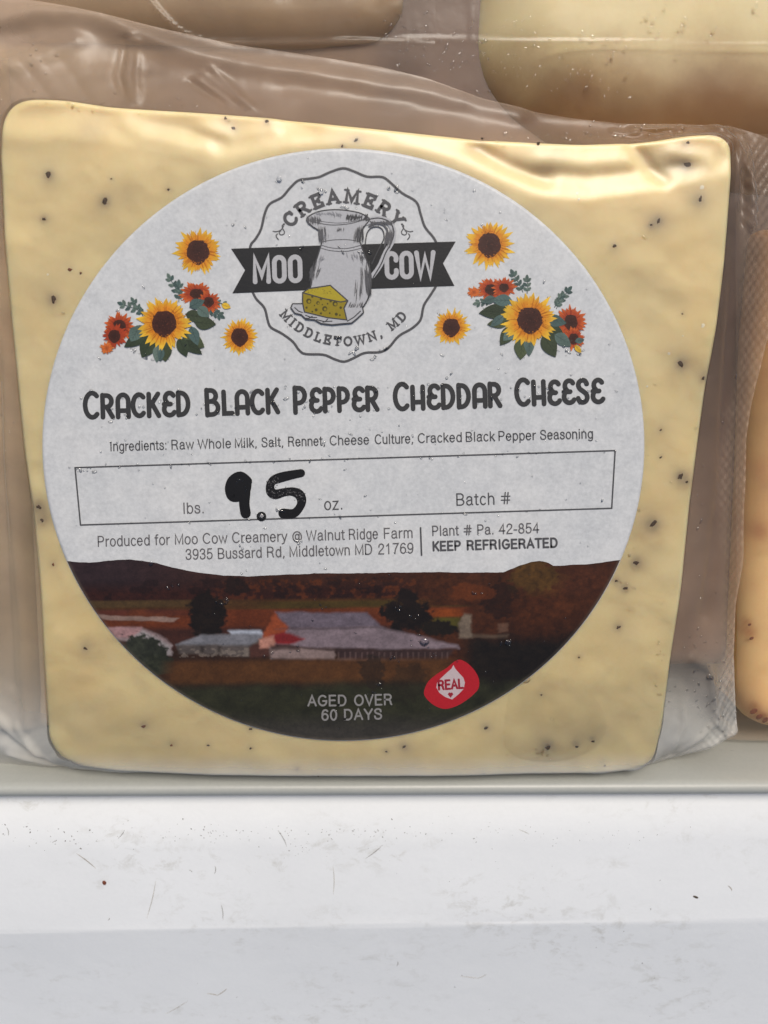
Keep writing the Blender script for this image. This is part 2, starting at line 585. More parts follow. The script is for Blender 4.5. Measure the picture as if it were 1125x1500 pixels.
RED = {(210, 1064), (78, 827), (103, 395), (118, 400), (251, 1092)}
HALOS = [(130, 190, 24, .35), (188, 282, 20, .28), (815, 222, 22, .30), (60, 420, 24, .2), (150, 945, 30, .15), (700, 215, 16, .2), (480, 1020, 4, 0), (60, 755, 22, .35), (870, 1062, 22, .10), (740, 1078, 20, .08),
         (240, 200, 20, .12), (985, 240, 16, .25), (938, 775, 20, .15)]


def slab(name, px_pts, ztop, r, zbot, mat, parent, color_fn, nring=60, nper=360, hfn=None, top_soft=None, zref=None):
    zr = ztop if zref is None else zref
    P = outline(px_pts, zr, nper)
    c = P.mean(0)
    s = np.linspace(0, 1, nring) ** 0.62
    s = 1 - s[::-1] if False else s
    V = []
    for k in s[::-1]:
        V.append(c + (P - c) * k)
    X = np.vstack(V)                      # outermost ring first
    d = poly_dist(P[::3], X)
    d[:nper] = 0
    q = np.clip(d / r, 0, 1)
    z = ztop - r + r * np.sqrt(np.clip(1 - (1 - q) ** 2, 0, 1))
    px, py = to_px(X[:, 0], X[:, 1], ztop)
    if hfn is not None:
        z = z + hfn(px, py)
    cols = color_fn(px, py, d)
    V = np.c_[X, z]
    # walls: rings downward from the outer ring
    W = []
    for k in range(1, 7):
        t = k / 6
        Q = c + (P - c) * (1 - 0.004 * math.sin(t * math.pi))
        W.append(np.c_[Q, z[:nper] * (1 - t) + zbot * t])
    Wv = np.vstack(W[::-1])               # bottom ring first
    allv = np.vstack([Wv, V])
    allc = np.vstack([np.tile(cols[:nper], (6, 1)), cols])
    f = grid_faces(nper, 6 + nring, True).tolist()
    f.append(list(range(nper))[::-1])
    return mesh_obj(name, allv, f, mat, parent, allc, closed=True), P


def main_colors(px, py, d):
    base = np.array([0.775, 0.655, 0.38])
    c = np.tile(base, (len(px), 1))
    n = fbm(px / 150.0 + 3, py / 150.0, 4)[:, None]
    c = c * (1 + 0.10 * (n - 0.5)) + np.array([0.0, -0.035, -0.05]) * (2 * np.clip(n - 0.5, 0, 1))
    low = (smooth01(820, 1060, py) * (0.6 + 0.8 * fbm(px / 90 + 31, py / 90, 2)))[:, None]  # lower face tinted darker ochre, as light falls off there
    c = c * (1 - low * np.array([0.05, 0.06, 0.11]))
    dark = np.zeros(len(px))
    tint = np.array([0.40, 0.33, 0.21])
    for (x, y, s, a, k) in FLAKES:
        dd = np.hypot(px - x, py - y)
        dark += 0.6 * k * np.exp(-(dd / (s * 1.0)) ** 2) + 0.3 * k * np.exp(-(dd / (s * 2.6)) ** 2)
    for (x, y, s, k) in HALOS:
        dark += k * np.exp(-(np.hypot(px - x, py - y) / s) ** 2)
    dark = np.clip(dark, 0, 0.85)[:, None]
    return c * (1 - dark) + tint * dark


pack = empty('cheese_package', at3(562, 650, -0.0145))
tag(pack, 'vacuum packed square of pepper flecked cheese with a round white farm label on it', 'cheese package')
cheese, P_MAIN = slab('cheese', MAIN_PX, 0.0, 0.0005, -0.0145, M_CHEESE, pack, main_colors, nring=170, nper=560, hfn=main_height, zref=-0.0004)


def height_main(px, py):
    """cheese top under a photo position (flat part), with relief"""
    x, y = at(px, py, 0)
    X = np.c_[np.ravel(x), np.ravel(y)]
    d = poly_dist(P_MAIN[::4], X)
    q = np.clip(d / 0.0005, 0, 1)
    z = -0.0005 + 0.0005 * np.sqrt(np.clip(1 - (1 - q) ** 2, 0, 1))
    return z + main_height(np.ravel(np.asarray(px, float)), np.ravel(np.asarray(py, float)))


random.seed(11)
for (x, y, s, a, k) in FLAKES:
    z0 = float(height_main([x], [y])[0])
    X, Y = at(x, y, z0)
    rad = s * 0.5 * 0.000105 * 1.3
    ca, sa = math.cos(R(a)), math.sin(R(a))
    V = []; n = 9
    el = 0.45 if s > 9 and a > 40 else 0.72
    js = [random.uniform(0.5, 1.2) for _ in range(n)]
    for ring, (rk, zk) in enumerate(((1.0, -0.3), (0.9, 0.35), (0.5, 0.9))):
        for i in range(n):
            t = 2 * math.pi * i / n
            rx = rad * rk * js[i]; u, v = rx * math.cos(t), rx * el * math.sin(t)
            V.append((float(X) + u * ca - v * sa, float(Y) + u * sa + v * ca, z0 + zk * 0.00011 + random.uniform(-1, 1) * 0.00001))
    V.append((float(X), float(Y), z0 + 0.00010))
    f = grid_faces(n, 3, True).tolist() + [(2 * n + i, 2 * n + (i + 1) % n, 3 * n) for i in range(n)]
    mesh_obj('pepper_flake', V, f, M_PEPPER_RED if (x, y) in RED else M_PEPPER, cheese)
for (x, y, s) in ((1028, 274, 7), (1030, 477, 7), (980, 518, 5), (845, 284, 6), (948, 566, 4), (70, 402, 4), (848, 292, 4), (1000, 492, 3)):
    z0 = float(height_main([x], [y])[0])
    V = []
    for i in range(8):
        t = 2 * math.pi * i / 8; r_ = s * 0.5 * 0.00011 * random.uniform(0.6, 1.1)
        X, Y = at(x, y, z0)
        V.append((float(X) + r_ * math.cos(t), float(Y) + r_ * math.sin(t), z0 + 0.00003))
    V.append((float(X), float(Y), z0 + 0.00010))
    mesh_obj('pale_speck', V, [(i, (i + 1) % 8, 8) for i in range(8)], M_SALT, cheese)

# ------------------------------------------------------------------ the bag
BAG_PX = [(-80, -6), (40, 0), (90, 8), (180, 28), (250, 45), (330, 62), (430, 77), (560, 98), (625, 115), (711, 146), (780, 163), (841, 173), (922, 181), (1000, 181), (1072, 184), (1095, 190), (1130, 203),
          (1170, 260), (1150, 400), (1126, 500), (1108, 580), (1099, 640), (1097, 760), (1096, 830), (1084, 890), (1080, 960), (1086, 1070), (1082, 1082), (1040, 1106), (990, 1131), (930, 1150), (700, 1158),
          (400, 1160), (150, 1162), (-30, 1160), (-90, 1150), (-95, 900), (-95, 500), (-95, 200)]


def ring_match(P, target, c):
    """for each direction of P about c, the point where target is crossed"""
    ang = np.arctan2(P[:, 1] - c[1], P[:, 0] - c[0])
    T = resample_closed(target, 3000)
    ta = np.arctan2(T[:, 1] - c[1], T[:, 0] - c[0])
    tr = np.hypot(T[:, 0] - c[0], T[:, 1] - c[1])
    o = np.argsort(ta)
    rr_ = np.interp(ang, ta[o], tr[o], period=2 * math.pi)
    return c + np.c_[np.cos(ang), np.sin(ang)] * rr_[:, None]


def build_bag():
    nper = 1000
    P = outline(MAIN_PX, -0.0004, nper)
    c = P.mean(0)
    B = ring_match(P, np.array([at(a, b, -0.005) for a, b in BAG_PX]), c)
    for _ in range(3):
        B = (np.roll(B, 1, 0) + 2 * B + np.roll(B, -1, 0)) / 4
    rings = []; zs = []; milk = []; seal = []
    s = np.linspace(0, 1, 90) ** 0.5
    for k in s:
        X = c + (P - c) * k
        px, py = to_px(X[:, 0], X[:, 1], 0)
        z = height_main(px, py) + 0.00010 + 0.00012 * fbm(px / 30, py / 30, 2)
        rings.append(X); zs.append(z)
        m = 0.035 + 0.38 * smooth01(1100, 1145, py) + 0.04 * smooth01(230, 170, py)  # whitening at the bottom edge is a painted reflection of the bag
        m = m + 0.06 * np.clip(fbm(px / 60, py / 60, 3) - 0.5, 0, 1)
        milk.append(m); seal.append(np.zeros(nper))
    nz = len(s)
    tt = np.linspace(0, 1, 70)[1:]
    for t in tt:
        X = P * (1 - t) + B * t
        px, py = to_px(X[:, 0], X[:, 1], -0.004)
        zb = np.full(nper, -0.0052)
        zb = zb - 0.0018 * smooth01(1040, 1100, px) * smooth01(300, 900, py)
        zb = zb - 0.0045 * smooth01(1080, 1150, py)
        z0 = zs[nz - 1]
        z = z0 + (zb - z0) * (1 - (1 - t) ** 1.35) - 0.0004 * math.sin(math.pi * t)
        # long soft folds
        fold = np.zeros(nper)
        for pts, wid, amp in (([(-60, 40), (60, 14), (140, 22), (230, 60), (300, 82), (420, 102), (600, 130), (760, 168)], 17, 0.0011),
                              ([(-50, 120), (60, 80), (110, 60)], 22, 0.0010),
                              ([(180, 55), (174, 110), (188, 155)], 6, -0.0006),
                              ([(190, 50), (186, 110), (200, 155)], 5, 0.0004),
                              ([(200, 60), (200, 110), (208, 155)], 5.5, 0.0005),
                              ([(310, 100), (340, 130), (380, 170)], 5.5, 0.0004),
                              ([(290, 118), (330, 150), (350, 168)], 5.5, 0.0004),
                              ([(1074, 190), (1078, 230), (1072, 300)], 5.5, 0.0006),
                              ([(1090, 196), (1100, 240), (1092, 300)], 5, 0.0005),
                              ([(1000, 184), (1040, 190), (1070, 186)], 5.5, 0.0006),
                              ([(900, 192), (930, 196), (975, 190)], 5.5, 0.0006),
                              ([(0, 160), (-10, 300), (4, 480)], 6, 0.0005),
                              ([(30, 1060), (60, 1100), (100, 1130)], 5.5, 0.0006),
                              ([(10, 1110), (50, 1125), (90, 1140)], 5.5, 0.0005),
                              ([(1075, 1000), (1050, 1060), (1000, 1110)], 5.5, 0.0005),
                              ([(990, 1000), (1000, 1060), (980, 1110)], 5.5, 0.0004),
                              ([(300, 110), (370, 165)], 7, 0.0004),
                              ([(280, 120), (350, 168)], 6, -0.0004),
                              ([(930, 188), (1000, 186), (960, 200), (930, 190)], 6, 0.0009),
                              ([(940, 195), (985, 193)], 5, -0.0009),
                              ([(1050, 186), (1080, 215), (1098, 280), (1095, 330)], 9, 0.0013),
                              ([(1075, 200), (1085, 260), (1080, 330)], 8, -0.0006),
                              ([(1060, 350), (1058, 700), (1030, 900)], 10, -0.0007),
                              ([(1010, 960), (1040, 980), (1052, 1060), (1080, 1080)], 8, 0.0008),
                              ([(960, 1130), (1000, 1120), (1085, 1078)], 6, 0.0007),
                              ([(20, 500), (22, 700), (40, 900), (45, 1060)], 7, 0.0006),
                              ([(5, 560), (10, 760), (22, 1000)], 7, -0.0006),
                              ([(10, 1080), (50, 1110), (90, 1135)], 12, -0.0012),
                              ([(0, 1050), (30, 1080), (60, 1100)], 8, 0.0008)):
            dd = seg_d(px, py, pts)
            fold += amp * np.exp(-(dd / wid) ** 2)
        z = z + fold * min(1, t * 4)
        z = z + 0.0009 * (fbm(px / 90 + 5, py / 60, 3) - 0.5) * min(1, t * 3)
        # embossed diamond seal on the right flap
        edge = np.interp(py, [180, 300, 520, 700, 960, 1100], [1082, 1075, 1082, 1052, 1062, 1030])
        sl = smooth01(-8, 14, px - edge) * smooth01(180, 240, py)
        a = (px + 0.75 * py) / 5.2; b = (px - 0.55 * py) / 5.6
        
        m = 0.15 + 0.12 * (fbm(px / 70, py / 70, 3) - 0.5)
        right = smooth01(1000, 1060, px)
        m = m + 0.16 * smooth01(240, 30, px) * smooth01(260, 60, py) + 0.08 * smooth01(60, 10, px)
        m = m * (1 - right) + right * (0.09 + 0.08 * sl + 0.14 * smooth01(820, 1000, py))
        m = m + 0.25 * smooth01(960, 1100, py) * (1 - right) + 0.10 * np.exp(-((seg_d(px, py, [(60, 14), (230, 60), (420, 102), (600, 130)]) / 26) ** 2))  # bright streak along the top fold is a painted highlight
        m = m + 0.12 * math.exp(-((1 - t) / 0.025) ** 2)
        rings.append(X); zs.append(z); milk.append(m); seal.append(sl)
    V = np.c_[np.vstack(rings), np.concatenate(zs)]
    return mesh_obj('film', V, grid_faces(nper, len(rings), True), M_FILM, pack, attrs={'milk': np.clip(np.concatenate(milk), 0, 0.9), 'seal': np.concatenate(seal), 'pale': smooth01(900, 1090, to_px(V[:, 0], V[:, 1], -0.002)[1])})  # 'pale' whitens the painted reflection towards the bottom


build_bag()

# ------------------------------------------------------------------ label
ZL = 0.00055          # top of the paper


def on_label(pts, off):
    P = np.asarray(pts, float)
    x, y = at(P[:, 0], P[:, 1], ZL)
    return np.c_[x, y, np.full(len(P), ZL + off)]


def build_label():
    cx, cy, rx, ry = LAB_PX
    n = 360
    t = np.linspace(0, 2 * math.pi, n, endpoint=False)
    rad = np.array([0, .25, .5, .7, .85, .95, .99, 1.0])
    V = []
    for k in rad[1:]:
        V.append(on_label(np.c_[cx + rx * k * np.cos(t), cy - ry * k * np.sin(t)], 0 if k < 1 else -0.00004))
    V.append(on_label(np.c_[cx + rx * 1.0005 * np.cos(t), cy - ry * 1.0005 * np.sin(t)], -0.00040))
    V = np.vstack(V)
    f = [tuple(q) for q in grid_faces(n, len(rad), True)]
    V = np.vstack([V, on_label([(cx, cy)], 0)])
    c = len(V) - 1
    f += [(c, i, (i + 1) % n) for i in range(n)]
    f = [q[::-1] if len(q) == 4 else q for q in f]
    o = mesh_obj('label', V, f, M_PAPER, pack)
    o['label'] = 'round white printed paper label'
    return o


LABEL = build_label()


class Print:
    """a flat printed shape: polygons and strokes in photo coordinates, laid on the label"""
    def __init__(s, off=0.00004, step=3e-7):
        s.v = []; s.f = []; s.c = []; s.off = off; s.step = step; s.k = 0; s.n = 0

    def _add(s, pts, faces, cols):
        P = on_label(pts, s.off + s.step * s.k)
        s.k += 1
        b = s.n
        s.v.append(P); s.n += len(P)
        s.f += [tuple(b + i for i in q) for q in faces]
        cols = np.asarray(cols, float)
        s.c.append(np.tile(cols, (len(P), 1)) if cols.ndim == 1 else cols)

    def poly(s, pts, col):
        s._add(pts, [tuple(range(len(pts)))], col)

    def fan(s, c, pts, ccol, col):
        cols = np.vstack([np.tile(np.asarray(col), (len(pts), 1)), [ccol]])
        n = len(pts)
        s._add(list(pts) + [c], [(i, (i + 1) % n, n) for i in range(n)], cols)

    def disc(s, x, y, r, col, n=12, ry=None):
        ry = r if ry is None else ry
        s.poly([(x + r * math.cos(2 * math.pi * i / n), y + ry * math.sin(2 * math.pi * i / n)) for i in range(n)], col)

    def stroke(s, pts, wd, col, caps=True, closed=False):
        """wd: a width or a list of widths along the path"""
        P = [np.array(pts[0], float)]
        ws = [wd[0]] if hasattr(wd, '__len__') else None
        for i, q in enumerate(pts[1:], 1):
            q = np.array(q, float)
            if np.hypot(*(q - P[-1])) > 1e-4:
                P.append(q)
                if ws is not None: ws.append(wd[i])
        if closed and np.hypot(*(P[0] - P[-1])) < 1e-3: P.pop()
        if not closed and len(P) > 5 and np.hypot(*(P[0] - P[-1])) < 1e-3:
            closed = True; P.pop()
            if ws is not None: ws = ws[:-1]
        n = len(P)
        if n < 2: return
        Lf, Rt = [], []
        for i in range(n):
            if closed:
                a = P[i] - P[i - 1]; b = P[(i + 1) % n] - P[i]
            else:
                a = P[i] - P[max(i - 1, 0)]; b = P[min(i + 1, n - 1)] - P[i]
                if i == 0: a = b
                if i == n - 1: b = a
            a = a / np.hypot(*a); b = b / np.hypot(*b)
            m = a + b
            L_ = np.hypot(*m)
            m = a if L_ < 1e-3 else m / L_
            nrm = np.array([-m[1], m[0]])
            cosv = max(0.45, abs(m @ a))
            h = (ws[i] if ws is not None else wd) / 2 / cosv
            Lf.append(P[i] + nrm * h); Rt.append(P[i] - nrm * h)
        pts2 = Lf + Rt
        m_ = n if closed else n - 1
        f = [(i, (i + 1) % n, n + (i + 1) % n, n + i) for i in range(m_)]
        if caps and not closed:
            for end, sg in ((0, -1), (n - 1, 1)):
                d = (P[1] - P[0]) if end == 0 else (P[-1] - P[-2])
                d = d / np.hypot(*d) * sg
                h = (ws[end] if ws is not None else wd) / 2
                nr = np.array([-d[1], d[0]])
                base = len(pts2)
                K = 5
                arc = [P[end] + h * (math.cos(a) * nr + math.sin(a) * d) for a in np.linspace(0, math.pi, K + 2)[1:-1]]
                pts2 += arc
                i0, i1 = (end, n + end)
                if (Lf[end] - P[end]) @ nr < 0: i0, i1 = i1, i0
                f.append(tuple([i0] + list(range(base, base + K)) + [i1]))
        s._add(pts2, f, col)

    def build(s, name, parent=None, mat=None):
        return mesh_obj(name, np.vstack(s.v), s.f, mat or M_PRINT, parent or LABEL, np.vstack(s.c), smooth=False)


# --- lettering -----------------------------------------------------------
def A(cx, cy, rx, ry, a0, a1, n=12):
    return [(cx + rx * math.cos(R(a)), cy + ry * math.sin(R(a))) for a in np.linspace(a0, a1, n)]


def sm(*p):
    return catmull(p, 4)


TITLE = {
    'C': (.64, [A(.35, .5, .31, .49, 48, 312, 20)]),
    'R': (.62, [[(.06, 0), (.06, 1)], [(.06, .98), (.22, .98)] + A(.24, .72, .26, .26, 90, -90) + [(.1, .46)], [(.26, .46), (.54, .0)]]),
    'A': (.64, [[(.06, 0), (.06, .7)] + A(.32, .7, .26, .29, 180, 0) + [(.58, 0)], [(.06, .28), (.58, .28)]]),
    'K': (.60, [[(.06, 0), (.06, 1)], [(.52, 1), (.10, .42)], [(.22, .56), (.54, 0)]]),
    'E': (.60, [A(.36, .76, .22, .23, 30, 250, 14)[:-1] + [(.14, .53)], [(.08, .50), (.40, .50)], [(.14, .5)] + A(.35, .27, .27, .26, 150, 330, 14)]),
    'D': (.64, [[(.06, 0), (.06, 1)], [(.06, .98), (.16, .98)] + A(.18, .5, .36, .48, 88, -88, 16) + [(.06, .02)]]),
    'B': (.64, [[(.06, 0), (.06, 1)], [(.06, .98), (.2, .98)] + A(.22, .76, .24, .22, 90, -90) + [(.1, .54)], [(.1, .54), (.24, .54)] + A(.26, .28, .28, .26, 90, -90) + [(.06, .02)]]),
    'L': (.52, [[(.06, 1), (.06, .03), (.46, .03)]]),
    'P': (.60, [[(.06, 0), (.06, 1)], [(.06, .98), (.2, .98)] + A(.22, .68, .28, .30, 90, -90) + [(.1, .38)]]),
    'H': (.64, [[(.06, 0), (.06, 1)], [(.56, 0), (.56, 1)], [(.06, .3), (.56, .3)]]),
    'S': (.60, [sm((.52, .82), (.44, .95), (.3, .99), (.14, .92), (.09, .77), (.17, .61), (.34, .49), (.48, .36), (.52, .21), (.44, .06), (.28, .01), (.13, .06), (.06, .2))]),
    ' ': (.36, []),
}
SANS = {
    'A': (.78, [[(.04, 0), (.38, 1), (.72, 0)], [(.16, .33), (.60, .33)]]),
    'B': (.74, [[(.09, 0), (.09, 1), (.36, 1)] + A(.38, .75, .24, .25, 90, -90) + [(.1, .5)], [(.36, .5)] + A(.39, .25, .27, .25, 90, -90) + [(.09, 0)]]),
    'C': (.80, [A(.43, .5, .36, .5, 42, 318, 20)]),
    'D': (.80, [[(.09, 0), (.09, 1), (.34, 1)] + A(.36, .5, .34, .5, 90, -90, 16) + [(.09, 0), (.09, .1)]]),
    'E': (.70, [[(.62, 0), (.09, 0), (.09, 1), (.60, 1)], [(.09, .52), (.55, .52)]]),
    'F': (.64, [[(.09, 0), (.09, 1), (.58, 1)], [(.09, .5), (.52, .5)]]),
    'G': (.84, [A(.43, .5, .36, .5, 45, 330, 20) + [(.76, .46), (.46, .46)]]),
    'H': (.78, [[(.09, 0), (.09, 1)], [(.69, 0), (.69, 1)], [(.09, .52), (.69, .52)]]),
    'I': (.30, [[(.15, 0), (.15, 1)]]),
    'K': (.72, [[(.09, 0), (.09, 1)], [(.64, 1), (.10, .38)], [(.27, .58), (.67, 0)]]),
    'L': (.62, [[(.09, 1), (.09, 0), (.56, 0)]]),
    'M': (.90, [[(.09, 0), (.09, 1), (.45, 0.08), (.81, 1), (.81, 0)]]),
    'N': (.80, [[(.09, 0), (.09, 1), (.69, 0), (.69, 1)]]),
    'O': (.86, [A(.43, .5, .36, .5, 0, 360, 26)]),
    'P': (.72, [[(.09, 0), (.09, 1), (.36, 1)] + A(.38, .73, .25, .27, 90, -90) + [(.1, .46)]]),
    'R': (.78, [[(.09, 0), (.09, 1), (.38, 1)] + A(.40, .75, .25, .25, 90, -90) + [(.1, .5)], [(.36, .5), (.54, .42), (.60, .3), (.62, .1), (.68, 0)]]),
    'S': (.74, [sm((.62, .73), (.57, .92), (.37, 1.0), (.16, .92), (.11, .74), (.22, .59), (.42, .51), (.60, .41), (.65, .25), (.57, .07), (.36, 0), (.15, .07), (.08, .28))]),
    'T': (.68, [[(.34, 0), (.34, 1)], [(.03, 1), (.65, 1)]]),
    'V': (.74, [[(.04, 1), (.37, 0), (.70, 1)]]),
    'W': (1.04, [[(.03, 1), (.27, 0), (.52, .95), (.77, 0), (1.01, 1)]]),
    'Y': (.74, [[(.03, 1), (.37, .42), (.71, 1)], [(.37, .42), (.37, 0)]]),
    'a': (.62, [sm((.09, .53), (.15, .67), (.30, .73), (.45, .67), (.49, .54)) + [(.49, .14), (.56, .01)], sm((.49, .44), (.30, .40), (.12, .33), (.07, .18), (.15, .03), (.30, 0), (.44, .08), (.49, .2))]),
    'b': (.62, [[(.09, 0), (.09, 1)], A(.32, .36, .24, .37, 180, -180, 20)]),
    'c': (.56, [A(.30, .36, .23, .37, 42, 318, 16)]),
    'd': (.64, [[(.55, 0), (.55, 1)], A(.32, .36, .24, .37, 0, 360, 20)]),
    'e': (.62, [[(.07, .38), (.54, .38)] + A(.30, .36, .24, .37, 5, 325, 18)]),
    'f': (.34, [[(.14, 0), (.14, .82)] + sm((.14, .82), (.18, .97), (.32, 1.0)), [(.02, .7), (.30, .7)]]),
    'g': (.64, [[(.55, .72), (.55, -.05)] + sm((.55, -.05), (.48, -.23), (.30, -.28), (.12, -.2)), A(.32, .36, .24, .36, 0, 360, 20)]),
    'h': (.62, [[(.09, 0), (.09, 1)], [(.09, .4)] + A(.31, .46, .22, .27, 170, 0, 10) + [(.53, 0)]]),
    'i': (.24, [[(.12, 0), (.12, .72)], [(.12, .93), (.12, .99)]]),
    'k': (.56, [[(.09, 0), (.09, 1)], [(.48, .72), (.1, .26)], [(.22, .42), (.51, 0)]]),
    'l': (.24, [[(.12, 0), (.12, 1)]]),
    'm': (.92, [[(.09, 0), (.09, .72)], [(.09, .4)] + A(.27, .5, .18, .23, 170, 0, 9) + [(.45, 0)], [(.45, .4)] + A(.64, .5, .19, .23, 170, 0, 9) + [(.83, 0)]]),
    'n': (.62, [[(.09, 0), (.09, .72)], [(.09, .4)] + A(.31, .46, .22, .27, 170, 0, 10) + [(.53, 0)]]),
    'o': (.62, [A(.31, .36, .25, .37, 0, 360, 22)]),
    'p': (.62, [[(.09, -.27), (.09, .72)], A(.32, .36, .24, .37, 180, -180, 20)]),
    'r': (.38, [[(.09, 0), (.09, .72)], [(.09, .4)] + sm((.09, .4), (.16, .62), (.36, .71))]),
    's': (.56, [sm((.47, .52), (.42, .68), (.27, .73), (.12, .67), (.10, .53), (.2, .43), (.34, .37), (.46, .29), (.48, .14), (.38, .02), (.24, 0), (.11, .05), (.06, .2))]),
    't': (.34, [[(.15, .92), (.15, .12)] + sm((.15, .12), (.2, .01), (.31, .02)), [(.02, .7), (.30, .7)]]),
    'u': (.62, [[(.09, .72), (.09, .26)] + A(.31, .26, .22, .26, 180, 350, 10), [(.53, .72), (.53, 0)]]),
    'w': (.82, [[(.03, .72), (.22, 0), (.41, .68), (.60, 0), (.79, .72)]]),
    'y': (.56, [[(.03, .72), (.28, .02)], [(.52, .72), (.28, .02), (.2, -.2), (.04, -.26)]]),
    'z': (.56, [[(.06, .72), (.48, .72), (.06, 0), (.50, 0)]]),
    '0': (.64, [A(.32, .5, .25, .5, 0, 360, 24)]),
    '1': (.64, [[(.14, .78), (.34, .98), (.34, 0)]]),
    '2': (.64, [sm((.09, .7), (.14, .9), (.31, 1), (.50, .92), (.55, .73), (.44, .52), (.22, .3), (.09, .1)) + [(.07, 0), (.56, 0)]]),
    '3': (.64, [sm((.08, .78), (.16, .95), (.31, 1), (.48, .93), (.52, .76), (.44, .58), (.27, .53)), sm((.27, .53), (.48, .47), (.56, .27), (.48, .07), (.30, 0), (.13, .06), (.07, .24))]),
    '4': (.64, [[(.44, 0), (.44, 1), (.05, .3), (.59, .3)]]),
    '5': (.64, [[(.52, 1), (.16, 1), (.11, .52)] + sm((.11, .52), (.30, .63), (.50, .54), (.56, .33), (.48, .09), (.30, 0), (.13, .05), (.07, .22))]),
    '6': (.64, [A(.32, .31, .25, .31, 0, 360, 20), sm((.54, .88), (.44, .98), (.33, 1), (.17, .9), (.09, .66), (.07, .34))]),
    '7': (.64, [[(.07, 1), (.57, 1)] + sm((.57, 1), (.38, .62), (.26, .3), (.22, 0))]),
    '8': (.64, [A(.32, .76, .20, .24, -90, 270, 18), A(.32, .26, .25, .26, 90, 450, 20)]),
    '9': (.64, [A(.32, .69, .25, .31, 0, 360, 20), sm((.10, .12), (.20, .02), (.31, 0), (.47, .1), (.55, .34), (.57, .66))]),
    '.': (.28, [[(.13, .0), (.13, .06)]]),
    ',': (.28, [[(.14, .05), (.14, -.02), (.09, -.14)]]),
    ':': (.28, [[(.13, .0), (.13, .06)], [(.13, .62), (.13, .68)]]),
    '-': (.36, [[(.05, .36), (.31, .36)]]),
    '#': (.64, [[(.24, 0), (.32, 1)], [(.42, 0), (.50, 1)], [(.06, .32), (.58, .32)], [(.08, .66), (.60, .66)]]),
    '@': (1.06, [A(.53, .40, .20, .26, 0, 360, 16), [(.74, .66), (.70, .2), (.80, .12)] + A(.53, .40, .44, .52, -30, 290, 26)]),
    ' ': (.30, []),
}
# slab serif capitals: strokes plus serif bars (x, y, half width)
SERIF = {
    'C': (.80, [A(.42, .5, .34, .5, 40, 320, 18), [(.69, .68), (.69, .92)]], []),
    'R': (.84, [[(.18, 0), (.18, 1), (.42, 1)] + A(.44, .75, .22, .25, 90, -90) + [(.2, .5)], [(.42, .5), (.70, 0)]], [(.18, 0, .15), (.12, 1, .10), (.72, 0, .12)]),
    'E': (.78, [[(.66, .22), (.66, 0), (.18, 0), (.18, 1), (.64, 1), (.64, .78)], [(.2, .5), (.50, .5)], [(.5, .38), (.5, .62)]], [(.12, 0, .10), (.12, 1, .10)]),
    'A': (.88, [[(.12, 0), (.44, 1), (.76, 0)], [(.24, .33), (.64, .33)]], [(.12, 0, .14), (.76, 0, .14)]),
    'M': (1.06, [[(.18, 0), (.2, 1), (.53, .15), (.86, 1), (.88, 0)]], [(.18, 0, .15), (.88, 0, .15), (.14, 1, .12), (.92, 1, .12)]),
    'Y': (.84, [[(.10, 1), (.42, .45), (.74, 1)], [(.42, .45), (.42, 0)]], [(.42, 0, .15), (.1, 1, .13), (.74, 1, .13)]),
    'I': (.44, [[(.22, 0), (.22, 1)]], [(.22, 0, .16), (.22, 1, .16)]),
    'D': (.86, [[(.18, 0), (.18, 1), (.38, 1)] + A(.40, .5, .32, .5, 90, -90, 14) + [(.18, 0)]], [(.12, 0, .10), (.12, 1, .10)]),
    'L': (.74, [[(.2, 1), (.2, 0), (.64, 0), (.64, .24)]], [(.2, 1, .15), (.14, 0, .1)]),
    'T': (.78, [[(.39, 0), (.39, 1)], [(.08, .76), (.08, 1), (.70, 1), (.70, .76)]], [(.39, 0, .16)]),
    'O': (.88, [A(.44, .5, .35, .5, 0, 360, 22)], []),
    'W': (1.14, [[(.12, 1), (.32, 0), (.57, .85), (.82, 0), (1.02, 1)]], [(.12, 1, .13), (1.02, 1, .13), (.57, 1, .12)]),
    'N': (.94, [[(.18, 0), (.2, 1), (.74, 0), (.76, 1)]], [(.18, 0, .14), (.14, 1, .1), (.76, 1, .14)]),
    ',': (.30, [[(.14, .05), (.14, -.05), (.08, -.2)]], []),
    ' ': (.45, [], []),
}
COND = {
    'M': (.74, [[(.08, 0), (.08, 1), (.37, .25), (.66, 1), (.66, 0)]]),
    'O': (.58, [A(.29, .78, .21, .22, 0, 180, 10) + A(.29, .22, .21, .22, 180, 360, 10) + [(.5, .78)]]),
    'C': (.56, [A(.29, .78, .21, .22, -18, 180, 10) + A(.29, .22, .21, .22, 180, 378, 10)]),
    'W': (.86, [[(.06, 1), (.22, 0), (.43, .85), (.64, 0), (.80, 1)]]),
    ' ': (.3, []),
}
CLOSED = {('SANS', 'O'), ('SANS', 'o'), ('SANS', '0')}


def text_line(pr, font, s, x0, y0, x1, y1, h, wd, col, gap=0.10, jit=0.0, hs=None, slant=0.0):
    """baseline from (x0,y0) to (x1,y1) in photo pixels, cap height h px"""
    adv = []; tot = 0
    for i, ch in enumerate(s):
        g = font[ch]
        k = (hs[i] if hs else 1.0)
        adv.append((tot, k)); tot += g[0] * k + gap
    tot -= gap
    L_ = math.hypot(x1 - x0, y1 - y0)
    sx = L_ / tot
    ux, uy = (x1 - x0) / L_, (y1 - y0) / L_
    nx, ny = uy, -ux                      # up
    for (a, k), ch in zip(adv, s):
        g = font[ch]
        jh = 1 + random.uniform(-jit, jit); jy = random.uniform(-jit, jit) * h * 0.5
        for path in g[1]:
            pts = []
            for (u, v) in path:
                X = (a + (u + slant * v) * k) * sx; Y = v * h * k * jh + jy
                pts.append((x0 + ux * X + nx * Y, y0 + uy * X + ny * Y))
            pr.stroke(pts, wd, col)


